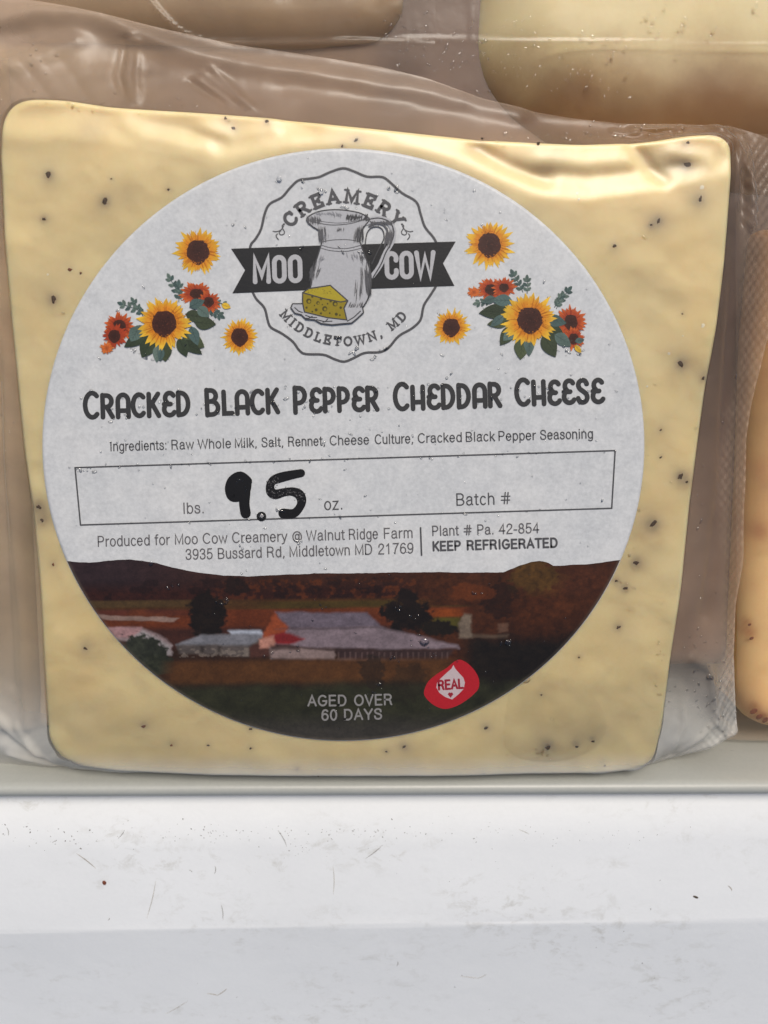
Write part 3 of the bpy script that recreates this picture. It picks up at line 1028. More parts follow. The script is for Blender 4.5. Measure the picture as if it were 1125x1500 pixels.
def text_arc(pr, s, cx, cy, r, a0, a1, h, wd, col, inside=False, gap=0.12, ky=1.0):
    """letters centred along an arc from angle a0 to a1 (photo angles, degrees clockwise from up); inside: tops point to the centre"""
    tot = sum(SERIF[c][0] + gap for c in s) - gap
    x = 0
    for ch in s:
        g = SERIF[ch]
        t = (x + g[0] / 2) / tot
        a = R(a0 + (a1 - a0) * t)
        sx = abs(R(a1 - a0)) * r / tot
        ox, oy = cx + r * math.sin(a), cy - r * ky * math.cos(a)
        if inside: ux, uy, nx, ny = -math.cos(a), -math.sin(a), -math.sin(a), math.cos(a)
        else: ux, uy, nx, ny = math.cos(a), math.sin(a), math.sin(a), -math.cos(a)
        def mp(u, v):
            X = (u - g[0] / 2) * sx; Y = v * h
            return (ox + ux * X + nx * Y, oy + uy * X + ny * Y)
        for p in g[1]: pr.stroke([mp(*q) for q in p], wd, col)
        for (u, v, hw) in g[2]: pr.stroke([mp(u - hw, v), mp(u + hw, v)], wd * 0.62, col)
        x += g[0] + gap


INK = ink(58, 58, 58)
INK2 = ink(84, 84, 86)
INKL = ink(104, 102, 104)
random.seed(3)
pr = Print()
T = 'CRACKED BLACK PEPPER CHEDDAR CHEESE'
words = [('CRACKED', 122, 615, 281, 610.5), ('BLACK', 300, 611, 411, 606.5), ('PEPPER', 429, 607, 557, 603), ('CHEDDAR', 576, 602.5, 737, 597.5), ('CHEESE', 754, 596.5, 886, 591.5)]
for wd_, xa, ya, xb, yb in words:
    text_line(pr, TITLE, wd_, xa + 2, ya - 3, xb - 2, yb - 3, 32.5, 7.0, INK, gap=0.13, jit=0.02, hs=[1.13] + [1.0] * (len(wd_) - 1))
pr.build('title_lettering')
pr = Print()
for wd_, xa, xb in (('Ingredients:', 161, 245), ('Raw', 251, 284), ('Whole', 290, 339), ('Milk,', 344, 377), ('Salt,', 383, 416), ('Rennet,', 422, 477), ('Cheese', 483, 541), ('Culture,', 549, 606),
                    ('Cracked', 612, 677), ('Black', 682, 725), ('Pepper', 730, 785), ('Seasoning', 791, 869)):
    f_ = lambda x: 660.5 + (x - 160) * (-19.0 / 708)
    text_line(pr, SANS, wd_, xa, f_(xa), xb, f_(xb), 13.2, 1.7, INK2, gap=0.09)
pr.build('ingredients_lettering')
pr = Print()
fr = [(110, 685), (901, 660), (896, 744.5), (118, 769)]
for a, b in zip(fr, fr[1:] + fr[:1]):
    pr.stroke([a, b], 2.2, INK2)
pr.build('weight_box_frame')
pr = Print()
text_line(pr, SANS, 'lbs.', 268, 752, 300, 751, 15.0, 1.9, INKL)
pr.build('pounds_lettering')
pr = Print()
text_line(pr, SANS, 'oz.', 475, 746.5, 503, 745.5, 16.0, 2.0, INK2)
pr.build('ounces_lettering')
pr = Print()
text_line(pr, SANS, 'Batch', 668, 740, 725, 738.5, 16.5, 2.0, INK2)
text_line(pr, SANS, '#', 733, 738, 748, 737.6, 16.5, 1.8, INK2)
pr.build('batch_lettering')
pr = Print()
for s, xa, xb in (('Produced', 143, 220), ('for', 227, 249), ('Moo', 256, 290), ('Cow', 297, 333), ('Creamery', 340, 421), ('@', 428, 443), ('Walnut', 449, 505), ('Ridge', 511, 554), ('Farm', 562, 605)):
    f_ = lambda x: 800.3 + (x - 143) * (-13.0 / 462)
    text_line(pr, SANS, s, xa, f_(xa), xb, f_(xb), 14.5, 1.8, INKL, gap=0.09)
for s, xa, xb in (('3935', 272, 312), ('Bussard', 319, 384), ('Rd,', 391, 418), ('Middletown', 424, 513), ('MD', 520, 546), ('21769', 554, 606)):
    f_ = lambda x: 819.3 + (x - 272) * (-9.5 / 334)
    text_line(pr, SANS, s, xa, f_(xa), xb, f_(xb), 14.5, 1.8, INKL, gap=0.09)
pr.stroke([(616, 773), (617.5, 813)], 2.4, INK2)
for s, xa, xb in (('Plant', 633, 672), ('#', 679, 691), ('Pa.', 699, 724), ('42-854', 731, 790)):
    f_ = lambda x: 784.5 + (x - 633) * (-4.5 / 157)
    text_line(pr, SANS, s, xa, f_(xa), xb, f_(xb), 13.8, 1.8, INKL, gap=0.09)
pr.build('address_lettering')
pr = Print()
for s, xa, xb in (('KEEP', 634, 675), ('REFRIGERATED', 684, 817)):
    f_ = lambda x: 806.5 + (x - 633) * (-5.5 / 184)
    text_line(pr, SANS, s, xa, f_(xa), xb, f_(xb), 12.6, 3.0, INK2, gap=0.13)
pr.build('storage_lettering')

# marker number 9.5, thick felt pen
pr = Print(0.00006)
mk = ink(18, 17, 17)
loop = catmull([(362, 705), (352, 698), (341, 704), (337, 716), (341, 727), (352, 726), (360, 716), (361, 706)], 5)
pr.stroke(loop, 15, mk)
pr.disc(349, 713, 12, mk, 16, 13)
pr.stroke(catmull([(360, 704), (359, 722), (358, 738), (360, 752)], 6), list(np.linspace(16, 15, 19)), mk)
five = catmull([(441, 693), (425, 696), (409, 700), (400, 704), (396, 711), (397, 720), (404, 724), (416, 721), (428, 720), (438, 724), (442, 733), (439, 743), (430, 752), (415, 752)], 5)
pr.stroke(five, [12 + 2.5 * math.sin(i * 0.17) ** 2 for i in range(len(five))], mk)
pr.disc(383, 756.5, 7.2, ink(30, 30, 30), 14)
pr.disc(383.5, 755.5, 2.6, ink(170, 168, 168), 9)
for _ in range(110):      # dry patches where the pen skipped
    t = random.random()
    i = int(len(five) * random.choice([random.uniform(.18, .45), random.uniform(.45, .75)]))
    x, y = five[min(i, len(five) - 1)]
    pr.disc(x + random.gauss(0, 3.2), y + random.gauss(0, 3.2), random.uniform(.35, 1.0), ink(110, 108, 108) if random.random() < .6 else ink(75, 73, 73), 5)
pr.build('handwritten_number')

# --- creamery emblem ------------------------------------------------------
def Z(x, y):                 # coordinates read off a 3.125x enlargement of the emblem
    return (320 + x / 3.125, 230 + y / 3.125)


pr = Print()
ring = [(570, 52), (620, 66), (680, 90), (750, 92), (790, 120), (840, 165), (905, 205), (925, 260), (945, 320), (985, 370), (1000, 410), (1000, 500), (998, 580), (975, 625), (940, 680), (925, 745), (885, 785),
        (825, 820), (780, 872), (740, 893), (670, 897), (620, 920), (575, 937), (530, 925), (480, 905), (400, 902), (370, 885), (340, 845), (290, 808), (240, 780), (225, 745), (210, 690), (170, 645), (150, 590), (140, 500), (146, 410),
        (170, 375), (195, 330), (212, 260), (235, 215), (290, 185), (325, 145), (365, 108), (410, 100), (460, 92), (510, 70)]
pr.stroke(catmull([Z(*p) for p in ring], 4, True), 3.7, INK2, closed=True)
pr.build('scalloped_ring')
pr = Print(0.00006)
bl = ink(34, 34, 35)
pr.poly([Z(58, 420), Z(440, 406), Z(440, 608), Z(64, 624), Z(122, 518)], bl)
pr.poly([Z(440, 406), Z(680, 399), Z(680, 600), Z(440, 608)], bl)
pr.poly([Z(680, 399), Z(1086, 387), Z(1028, 487), Z(1080, 590), Z(680, 604)], bl)
pr.build('ribbon_banner')
pr = Print(0.00010)
wt = ink(188, 188, 190)
text_line(pr, COND, 'MOO', *Z(160, 572), *Z(384, 566), 35, 7.0, wt, gap=0.10)
text_line(pr, COND, 'COW', *Z(764, 552), *Z(992, 546), 35, 7.0, wt, gap=0.10)
pr.build('banner_lettering')
pr = Print()
text_arc(pr, 'CREAMERY', 503, 384, 94, -54.5, 55, 18, 4.9, INK2, ky=0.93, gap=0.16)
pr.build('arched_upper_lettering')
pr = Print()
text_arc(pr, 'MIDDLETOWN, MD', 504, 385, 121, 231.5, 130, 12, 3.0, INK2, inside=True, gap=0.26, ky=1.0)
pr.build('arched_lower_lettering')
pr = Print()
for sx, ox in ((1, 278), (-1, 862)):
    def q(x, y): return Z(ox + sx * x, 340 + y)
    pr.stroke(catmull([q(22, -32), q(14, -26), q(16, -12), q(24, 2), q(20, 14), q(6, 16), q(0, 6), q(8, -4)], 4), 1.5, INK2)
    pr.stroke(catmull([q(20, -24), q(8, -6), q(-14, 2), q(-28, 0)], 4), 1.5, INK2)
    pr.stroke(catmull([q(-8, 12), q(-14, 22), q(-4, 38)], 4), 1.7, INK2)
    pr.disc(*q(22, -32), 1.6, INK2, 7)
pr.build('flourish_ornament')

# jug
pr = Print(0.00014, 2e-7)
jw = ink(186, 187, 190); jl = ink(92, 92, 95); jd = ink(66, 66, 68); jm = ink(140, 141, 146)
body = [(404, 290), (420, 268), (470, 248), (550, 242), (640, 255), (680, 275), (690, 290), (660, 330), (648, 380), (662, 430), (688, 500), (700, 560), (694, 620), (670, 675), (630, 705), (500, 710), (430, 640), (425, 560), (440, 500),
        (462, 430), (474, 380), (462, 340), (430, 318)]
# handle first
hand_o = catmull([Z(*p) for p in [(672, 300), (700, 290), (735, 284), (775, 295), (800, 335), (795, 385), (765, 440), (738, 500), (705, 545)]], 5)
pr.stroke(hand_o, list(np.linspace(9, 7, len(hand_o))), jw)
hand_m = catmull([Z(*p) for p in [(668, 330), (690, 300), (735, 296), (775, 312), (790, 350), (770, 405), (730, 490), (706, 540)]], 5)
pr.poly(catmull([Z(*p) for p in body], 3, True), jw)
pr.stroke(catmull([Z(*p) for p in [(676, 292), (700, 284), (740, 281), (785, 300), (803, 345), (790, 395), (765, 440), (745, 490), (708, 552)]], 5), 1.9, jd)
pr.stroke(catmull([Z(*p) for p in [(672, 398), (680, 350), (700, 325), (730, 320), (752, 335), (758, 370), (745, 400), (725, 440), (702, 490)]], 5), 1.7, jd)
pr.stroke(catmull([Z(*p) for p in [(690, 318), (720, 305), (755, 312), (775, 345), (768, 390)]], 5), 2.8, jl)
pr.stroke(catmull([Z(*p) for p in body], 4, True), 2.0, jd, closed=True)
pr.stroke(catmull([Z(*p) for p in [(408, 288), (440, 300), (520, 312), (600, 306), (660, 290), (688, 284)]], 5), 1.5, jl)
pr.stroke(catmull([Z(*p) for p in [(414, 284), (450, 292), (540, 303), (620, 296), (676, 280)]], 5), 1.0, jl)
for yv, k in ((384, 9), (404, 13), (418, 12)):
    pr.stroke(catmull([Z(474, yv + 6), Z(520, yv - k + 6), Z(590, yv - k + 4), Z(650, yv + 4)] if yv == 384 else [Z(470, yv), Z(520, yv + k), Z(590, yv + k + 2), Z(655, yv)], 5), 1.3, jl)
for (x0, x1, y0, y1, n, slope, c, wdt) in ((590, 684, 258, 300, 60, -6, jd, 2.0), (404, 470, 264, 316, 34, 4, jl, 1.8), (440, 560, 250, 275, 26, 10, jm, 1.6), (690, 790, 290, 316, 40, 10, jl, 1.8), (764, 800, 320, 420, 24, -14, jl, 1.6), (455, 490, 312, 400, 22, 4, jl, 1.5), (636, 664, 310, 400, 26, -2, jd, 1.5), (420, 446, 500, 590, 14, -4, jl, 1.5), (672, 698, 500, 660, 26, 2, jd, 1.5), (520, 560, 258, 284, 8, 0, jm, 1.2), (466, 490, 330, 400, 8, 4, jl, 1.2), (620, 652, 320, 395, 12, -4, jl, 1.3),
                                    (535, 580, 318, 345, 10, 0, jl, 1.1), (478, 505, 345, 385, 6, 0, jm, 1.0), (430, 470, 470, 580, 12, -16, jl, 1.2), (465, 500, 430, 500, 6, -14, jm, 1.0), (650, 692, 470, 640, 20, 8, jl, 1.3),
                                    (620, 660, 560, 680, 10, -6, jl, 1.1), (575, 640, 425, 480, 8, 6, jm, 1.0), (600, 672, 660, 700, 14, -10, jl, 1.3), (640, 664, 430, 500, 8, 8, jl, 1.2)):
    for i in range(n):
        x = random.uniform(x0, x1); ya = random.uniform(y0, (y0 + y1) / 2); yb = random.uniform((y0 + y1) / 2, y1)
        pr.stroke([Z(x, ya), Z(x + slope * 0.5 + random.uniform(-1, 1), (ya + yb) / 2), Z(x + slope, yb)], [0.3, wdt, 0.3], c)
pr.build('jug_drawing')

# cheese wedge on its cloth
pr = Print(0.00022, 2e-7)
cloth = [(385, 672), (340, 672), (332, 690), (350, 715), (380, 722), (400, 742), (440, 745), (470, 762), (520, 768), (560, 764), (610, 760), (640, 735), (664, 712), (660, 690), (620, 690), (590, 690)]
pr.poly([Z(*p) for p in cloth], jw)
pr.stroke([Z(*p) for p in cloth[:-2]], 1.9, jd)
for a, b in (((350, 690), (385, 712)), ((400, 725), (450, 735)), ((450, 745), (520, 752)), ((590, 752), (650, 706)), ((395, 738), (430, 730)), ((480, 756), (500, 742))):
    pr.stroke([Z(*a), Z((a[0] + b[0]) / 2, (a[1] + b[1]) / 2 + 5), Z(*b)], 1.6, jd)
ye = ink(178, 160, 38); yd = ink(150, 132, 26)
pr.poly([Z(390, 620), Z(412, 605), Z(510, 588), Z(592, 660), Z(560, 664), Z(480, 645)], ye)
pr.poly([Z(386, 622), Z(480, 648), Z(560, 664), Z(594, 660), Z(576, 692), Z(586, 745), Z(500, 735), Z(396, 712), Z(386, 670)], yd)
for pts in ([(386, 622), (412, 603), (512, 588), (592, 658), (575, 692), (588, 746), (500, 736), (394, 710), (386, 670), (386, 622)], [(388, 622), (480, 648), (560, 664), (592, 658)]):
    pr.stroke([Z(*p) for p in pts], 1.9, jd)
hd = ink(78, 70, 24)
for x, y, r_ in ((414, 660, 12), (456, 668, 8), (487, 695, 12), (534, 672, 12), (448, 700, 7), (404, 690, 5), (430, 640, 5), (470, 650, 6), (514, 660, 6), (560, 690, 6), (540, 720, 7), (510, 715, 4), (430, 708, 4), (470, 716, 5), (556, 724, 4), (500, 672, 4), (440, 680, 3), (476, 676, 3)):
    pr.disc(*Z(x, y), r_ / 3.1, hd, 9, r_ / 3.0)
    if r_ > 7: pr.disc(*Z(x + 2, y + 2), r_ / 5.6, yd, 7)
for _ in range(26):
    x = random.uniform(410, 520); y = 600 + (x - 410) * 0.05 + random.uniform(0, 25)
    pr.disc(*Z(x, y), 0.5, hd, 5)
pr.build('cheese_wedge_drawing')


# --- sunflowers -----------------------------------------------------------
def leaf_shape(x, y, L_, W_, ang, bend=0.0, n=7):
    ca, sa = math.cos(ang), math.sin(ang)
    up, dn = [], []
    for i in range(n + 1):
        t = i / n
        wv = W_ * (math.sin(math.pi * t ** 0.8) ** 0.9) * 0.5
        b = bend * L_ * t * t
        up.append((x + ca * L_ * t - sa * (b + wv), y + sa * L_ * t + ca * (b + wv)))
        dn.append((x + ca * L_ * t - sa * (b - wv), y + sa * L_ * t + ca * (b - wv)))
    return up + dn[-2:0:-1]


def flower(pr, cx, cy, r, tip, base, core, rc=0.46, n=26, a0=0, a1=360, sq=1.0, dx=0, dy=0):
    tip, base, core = map(np.array, (tip, base, core))
    for layer in range(3):
        for i in range(n):
            a = R(a0 + (a1 - a0) * (i + random.uniform(-.35, .35)) / n)
            L_ = r * random.uniform(.74, 1.08) * (1.0, .93, .8)[layer]
            P = leaf_shape(cx, cy, L_, r * random.uniform(.20, .34), a, random.uniform(-.10, .10), 6)
            P = [(px_, cy + (py_ - cy) * sq) for px_, py_ in P]
            c = tip * random.uniform(.82, 1.12) * (1.0, .97, .9)[layer]
            cols = []
            for (px_, py_) in P:
                d = min(1, math.hypot(px_ - cx, (py_ - cy) / sq) / r)
                k = smooth01(0.50, 0.95, d) ** 0.8
                cols.append(c * k + base * (1 - k) * random.uniform(.9, 1.1))
            pr._add(P, [tuple(range(len(P)))], np.clip(np.array(cols), 0, .9))
    for i in range(int(n * 1.5)):      # dark-orange veins
        a = R(a0 + (a1 - a0) * random.random())
        l0, l1 = r * rc * 0.9, r * random.uniform(.62, .85)
        pr.stroke([(cx + l0 * math.cos(a), cy + l0 * math.sin(a) * sq), (cx + l1 * math.cos(a + .03), cy + l1 * math.sin(a + .03) * sq)], [1.4 * r / 38, .4], base * random.uniform(.55, .95), caps=False)
    # seed head: blunt at the bottom
    out = []
    for i in range(30):
        a = 2 * math.pi * i / 30
        k = rc * r * (1 + .04 * math.sin(5 * a) + random.uniform(-.04, .04)) * (1 + 0.16 * max(0, math.sin(a)) ** 3)
        out.append((cx + dx + k * math.cos(a), cy + dy + k * math.sin(a) * sq))
    pr.fan((cx + dx, cy + dy), out, core * .55, core)
    for _ in range(int(90 * r / 38)):
        a = random.uniform(0, 2 * math.pi); k = rc * r * random.uniform(.96, 1.25)
        pr.disc(cx + dx + k * math.cos(a), cy + dy + k * math.sin(a) * sq, random.uniform(.35, .9) * r / 38, base * random.uniform(.45, .9), 5)
    for _ in range(int(70 * r / 38)):
        a = random.uniform(0, 2 * math.pi); k = rc * r * math.sqrt(random.random()) * 1.02
        pr.disc(cx + dx + k * math.cos(a), cy + dy + k * math.sin(a) * sq, random.uniform(.45, 1.0) * r / 38, core * random.choice([.4, .7, 1.5, 2.0]), 5)


YT, YB, CO = ink(240, 196, 58), ink(222, 132, 24), ink(72, 36, 24)
OT, OB = ink(218, 108, 44), ink(168, 62, 28)
for (x, y, r_) in ((290, 368, 37), (351, 493, 28), (717, 358, 37), (661, 479, 28)):
    pr = Print(0.00004, 1e-7)
    flower(pr, x, y, r_, YT, YB, CO, 0.45)
    pr.build('printed_sunflower')


def leaves(pr, lst, cols):
    for (x, y, L_, W_, a, b) in lst:
        c = np.array(random.choice(cols)) * random.uniform(.85, 1.15)
        P = leaf_shape(x, y, L_, W_, R(a), b, 8)
        pr._add(P, [tuple(range(len(P)))], np.clip(np.array([c * random.uniform(.8, 1.2) for _ in P]), 0, .9))
        e = (x + math.cos(R(a)) * L_ * .95, y + math.sin(R(a)) * L_ * .95)
        pr.stroke([(x, y), ((x + e[0]) / 2 - math.sin(R(a)) * b * L_ * .25, (y + e[1]) / 2 + math.cos(R(a)) * b * L_ * .25), e], [1.2, .8, .3], c * .6)
        for t in (.3, .5, .7):
            for sg in (-1, 1):
                bx, by = x + math.cos(R(a)) * L_ * t, y + math.sin(R(a)) * L_ * t
                pr.stroke([(bx, by), (bx + math.cos(R(a + sg * 40)) * W_ * .42, by + math.sin(R(a + sg * 40)) * W_ * .42)], [.7, .3], c * .65, caps=False)


DK = [ink(62, 72, 50), ink(54, 66, 46), ink(74, 84, 56)]
BG = [ink(92, 112, 104), ink(78, 100, 96), ink(106, 124, 114)]


def sprig(pr, x0, y0, x1, y1, n=4, s=8):
    pr.stroke([(x0, y0), ((x0 + x1) / 2 + 1, (y0 + y1) / 2), (x1, y1)], 1.1, BG[1] * .8)
    a = math.degrees(math.atan2(y1 - y0, x1 - x0))
    for i in range(n):
        t = (i + .6) / n
        x, y = x0 + (x1 - x0) * t, y0 + (y1 - y0) * t
        for sg in (-1, 1):
            leaves(pr, [(x, y, s, s * .62, a + sg * 48, 0)], BG)
    leaves(pr, [(x1, y1, s, s * .65, a, 0)], BG)


# left bouquet
pr = Print(0.00004, 1e-7)
sprig(pr, 266, 440, 249, 408, 4, 9); sprig(pr, 262, 442, 262, 418, 3, 9)
sprig(pr, 212, 458, 180, 446, 4, 9); sprig(pr, 210, 464, 196, 442, 3, 8)
sprig(pr, 300, 450, 322, 462, 4, 9); sprig(pr, 305, 440, 330, 446, 3, 7)
flower(pr, 288, 430, 26, OT, OB, CO, .38, 20, sq=.72)
flower(pr, 306, 442, 19, OT, OB, CO, .40, 16, sq=.95)
flower(pr, 175, 478, 24, OT, OB, CO, .42, 20, sq=.95)
flower(pr, 168, 492, 20, OB * 1.2, OB, CO, .45, 16)
flower(pr, 157, 510, 11, ink(210, 132, 60), OT, OT * .8, .3, 12)
leaves(pr, [(325, 446, 14, 9, 20, 0)], [YT * .9])
leaves(pr, [(272, 460, 30, 17, 10, .1), (285, 472, 32, 20, 5, .0), (270, 486, 32, 18, 55, 0), (270, 492, 34, 24, 35, -.1), (268, 500, 34, 16, 28, .1)], DK)
leaves(pr, [(225, 492, 36, 26, 118, 0), (240, 500, 30, 22, 85, 0), (212, 488, 36, 18, 140, .1), (262, 495, 30, 18, 62, .1)], DK)
leaves(pr, [(215, 480, 30, 18, 155, 0), (232, 505, 26, 14, 95, 0), (205, 478, 26, 20, 120, 0), (278, 450, 24, 16, -30, .1), (280, 478, 30, 16, 70, 0), (238, 510, 20, 10, 100, 0), (290, 450, 22, 16, 40, 0)], BG)
flower(pr, 241, 473, 41, YT, YB, CO, .44, 30)
pr.build('printed_bouquet')
# right bouquet
pr = Print(0.00004, 1e-7)
sprig(pr, 766, 428, 752, 402, 4, 9); sprig(pr, 772, 430, 772, 410, 3, 8)
sprig(pr, 812, 450, 832, 426, 4, 9); sprig(pr, 815, 452, 822, 434, 3, 8)
sprig(pr, 720, 440, 700, 444, 3, 8)
flower(pr, 720, 424, 24, OT, OB, CO, .42, 20, sq=.78)
flower(pr, 738, 421, 20, OT, OB, CO, .36, 16, sq=.85)
flower(pr, 694, 428, 12, ink(206, 128, 60), OT, OT * .8, .3, 12, sq=.8)
flower(pr, 836, 472, 24, OT, OB, CO, .42, 20, sq=1.1)
flower(pr, 840, 496, 18, OT, OB, CO, .42, 16)
leaves(pr, [(745, 455, 44, 22, 178, -.05), (752, 478, 34, 20, 125, 0), (765, 495, 32, 22, 95, .0), (795, 490, 38, 24, 55, .1), (745, 470, 32, 16, 165, .1), (800, 478, 34, 20, 35, 0)], DK)
leaves(pr, [(750, 440, 30, 18, 180, 0), (758, 478, 30, 18, 135, 0), (775, 490, 32, 16, 90, 0), (800, 468, 30, 18, 5, .1), (812, 490, 30, 18, 30, .1), (738, 462, 26, 12, 140, 0), (725, 436, 20, 12, 160, 0), (842, 500, 14, 9, -10, 0)], BG)
leaves(pr, [(842, 506, 14, 8, 50, 0)], [YT * .9])
flower(pr, 776, 468, 42, YT, YB, CO, .44, 30)
pr.build('printed_bouquet')


# --- farm picture ---------------------------------------------------------
def farm_picture():
    cx, cy, rx, ry = LAB_PX
    rx -= 1.0; ry -= 1.0
    NX, NY = 620, 230
    xs = np.linspace(94.5, 910.5, NX)
    hx = [90, 97, 130, 190, 230, 273, 327, 371, 460, 560, 606, 704, 737, 750, 762, 778, 790, 802, 811, 868, 909, 915]
    hy = [823, 822, 824, 819, 825, 836, 843, 844, 840, 839, 838, 839, 838, 833, 828, 823, 821.5, 824, 829, 826, 820, 820]
    top = np.interp(xs, hx, hy) + 1.6 * (fbm(xs / 14, xs * 0, 3) - 0.5)
    bot = cy + ry * np.sqrt(np.clip(1 - ((xs - cx) / rx) ** 2, 0, 1))
    bot = np.maximum(bot, top + 0.05)
    v = np.linspace(0, 1, NY)[:, None]
    X = np.tile(xs, (NY, 1)); Y = top[None] * (1 - v) + bot[None] * v
    x = X.ravel(); y = Y.ravel()
    ys = y + (x - 500) * 0.012         # the picture is turned with the label
    n1 = fbm(x / 22, y / 16, 4); n2 = fbm(x / 6 + 40, y / 5, 4); n3 = fbm(x / 70 + 8, y / 40, 3)
    c = np.zeros((len(x), 3))

    def put(mask, col):
        nonlocal c
        mask = np.clip(mask, 0, 1)[:, None]
        c = c * (1 - mask) + np.asarray(col) * mask

    def band(y0, y1, f=3.0):
        return smooth01(y0 - f, y0 + f, ys) * (1 - smooth01(y1 - f, y1 + f, ys))

    def pin(pts, f=3.0, jag=5.0):
        xx = x + jag * (n2 - .5); yy = y + jag * (n1 - .5)
        ins = np.zeros(len(x), bool)
        for (x0, y0), (x1, y1) in zip(pts, pts[1:] + pts[:1]):
            if y0 == y1: continue
            cnd = ((y0 > yy) != (y1 > yy)) & (xx < (x1 - x0) * (yy - y0) / (y1 - y0) + x0)
            ins ^= cnd
        d = seg_d(xx, yy, list(pts) + [pts[0]])
        return np.where(ins, smooth01(-f, f, d), smooth01(-f, f, -d))

    def blob(bx, by, rx_, ry_, jag=.5):
        d = np.hypot((x - bx) / rx_, (y - by) / ry_) + jag * (n2 - .5) + jag * (n1 - .5)
        return 1 - smooth01(.8, 1.1, d)

    hill = ink(58, 42, 44)[None] * (1 - smooth01(150, 420, x))[:, None] + ink(72, 40, 26)[None] * smooth01(150, 420, x)[:, None]
    c = hill * (0.7 + 0.6 * n1[:, None])
    put(smooth01(844, 868, ys) * 0.9, np.vstack([ink(58, 27, 18)[None] * (.6 + .9 * k) for k in n2]))
    put(band(848, 878) * smooth01(.52, .66, n2) * .8 * smooth01(250, 420, x), ink(104, 52, 22))
    put(band(845, 880) * smooth01(.55, .65, n1) * .6, ink(30, 16, 14))
    put(smooth01(874, 880, ys), ink(86, 54, 24))
    put(band(876, 886, 2) * (1 - smooth01(200, 420, x)) * .7, ink(92, 74, 44))
    put(smooth01(889, 893, ys), ink(112, 54, 26))
    put(band(880, 890, 2) * smooth01(350, 420, x) * .8, ink(78, 64, 24))
    put(band(889, 899, 2) * (1 - smooth01(220, 330, x)) * .7, ink(92, 48, 38))
    put(smooth01(.5, .62, n3) * band(889, 910, 2) * .4, ink(132, 68, 30))
    put(smooth01(912, 922, ys), ink(72, 40, 30))
    put(pin([(138, 900), (262, 905), (256, 911), (150, 907)], 1.5), ink(160, 132, 120))
    put(smooth01(944, 952, ys), ink(58, 36, 22))
    # autumn wood on the right
    wood = smooth01(585, 640, x + 30 * (n1 - .5)) * smooth01(830, 845, y + 4)
    put(smooth01(560, 660, x + 40 * (n1 - .5)) * smooth01(0, 3, y - np.interp(x, hx, hy)) * (1 - band(889, 905, 2) * (1 - smooth01(670, 700, x))), np.outer(.45 + 1.1 * n2, ink(80, 42, 20)))
    put(blob(785, 845, 44, 30, .7) * .95, np.outer(.5 + 1.2 * n2, ink(96, 66, 26)))
    put(blob(860, 850, 50, 26, .7) * .7, np.outer(.5 + 1.0 * n2, ink(90, 48, 26)))
    put(blob(735, 880, 36, 30, .7) * .7, ink(36, 20, 14))
    put(blob(690, 868, 34, 14, .7) * .7, ink(120, 60, 24))
    put(blob(800, 890, 60, 26, .8) * .6, np.outer(.5 + 1.0 * n2, ink(96, 50, 22)))
    put(band(894, 906, 3) * smooth01(620, 640, x) * (1 - smooth01(668, 684, x)), ink(150, 72, 24))
    put(band(906, 922, 3) * smooth01(620, 645, x) * (1 - smooth01(668, 684, x)), ink(92, 84, 30))
    # low trees and lawn, right
    put(smooth01(918, 946, y + 14 * (n1 - .5)) * smooth01(660, 700, x), np.outer(.5 + 1.0 * n2, ink(34, 26, 18)))
    # tall dark trees
    put(blob(303, 903, 27, 34, .55), np.outer(.5 + 1.0 * n2, ink(32, 22, 14)))
    put(blob(300, 880, 14, 18, .6), ink(34, 22, 14))
    put(blob(345, 858, 20, 12, .7) * .8, ink(32, 20, 14))
    put(blob(598, 900, 42, 26, .7), np.outer(.5 + 1.0 * n2, ink(30, 20, 14)))
    put(blob(640, 920, 30, 12, .7), ink(34, 26, 16))
    put(blob(596, 876, 20, 14, .7), ink(34, 22, 16))
    dk = 0.66 - 0.08 * smooth01(620, 760, x)
    c = c * dk[:, None]
    # barns, left
    put(pin([(150, 920), (208, 919), (240, 934), (252, 946), (251, 960), (226, 958), (190, 940), (160, 938)]), ink(140, 122, 122))
    put(pin([(150, 919), (208, 918), (196, 934), (158, 934)]), ink(158, 122, 122))
    put(pin([(186, 938), (210, 923), (250, 946), (251, 960), (228, 959), (222, 945)]), ink(150, 142, 142))
    put(blob(208, 955, 36, 24, .7), np.outer(.5 + 1.2 * n2, ink(44, 46, 36)))
    put(blob(235, 975, 26, 16, .7), np.outer(.5 + 1.2 * n2, ink(40, 42, 30)))
    put(pin([(258, 944), (296, 930), (340, 928), (400, 930), (402, 944), (366, 950), (366, 961), (262, 958)]), ink(82, 74, 70))
    put(pin([(258, 944), (296, 929), (392, 929), (366, 946)]), ink(112, 112, 118))
    put(pin([(335, 923), (382, 924), (386, 930), (340, 929)]), ink(164, 170, 182))
    put(band(947, 960, 1) * (x > 262) * (x < 366) * smooth01(.5, .6, n2) * .5, ink(130, 118, 108))
    for xx in (296, 322):
        put(pin([(xx - 3, 947), (xx + 3, 947), (xx + 3, 957), (xx - 3, 957)]) * .8, ink(45, 38, 34))
    put(pin([(366, 948), (396, 934), (396, 962), (366, 962)]), ink(70, 42, 34))
    # main barn
    put(pin([(384, 932), (403, 897), (424, 920), (420, 940), (392, 944)]), ink(138, 66, 36))
    put(pin([(403, 897), (538, 897), (560, 920), (424, 921)]), ink(98, 88, 98))
    put(pin([(424, 921), (560, 919), (672, 946), (672, 950), (560, 951), (440, 948), (400, 944)]), np.outer(.92 + .16 * n1, ink(120, 106, 112)))
    put(pin([(404, 921), (562, 919.4), (562, 920.6), (422, 922.4)]) * .7, ink(64, 56, 60))
    put(pin([(394, 930), (416, 925), (446, 935), (424, 946), (404, 944)]), ink(116, 30, 32))
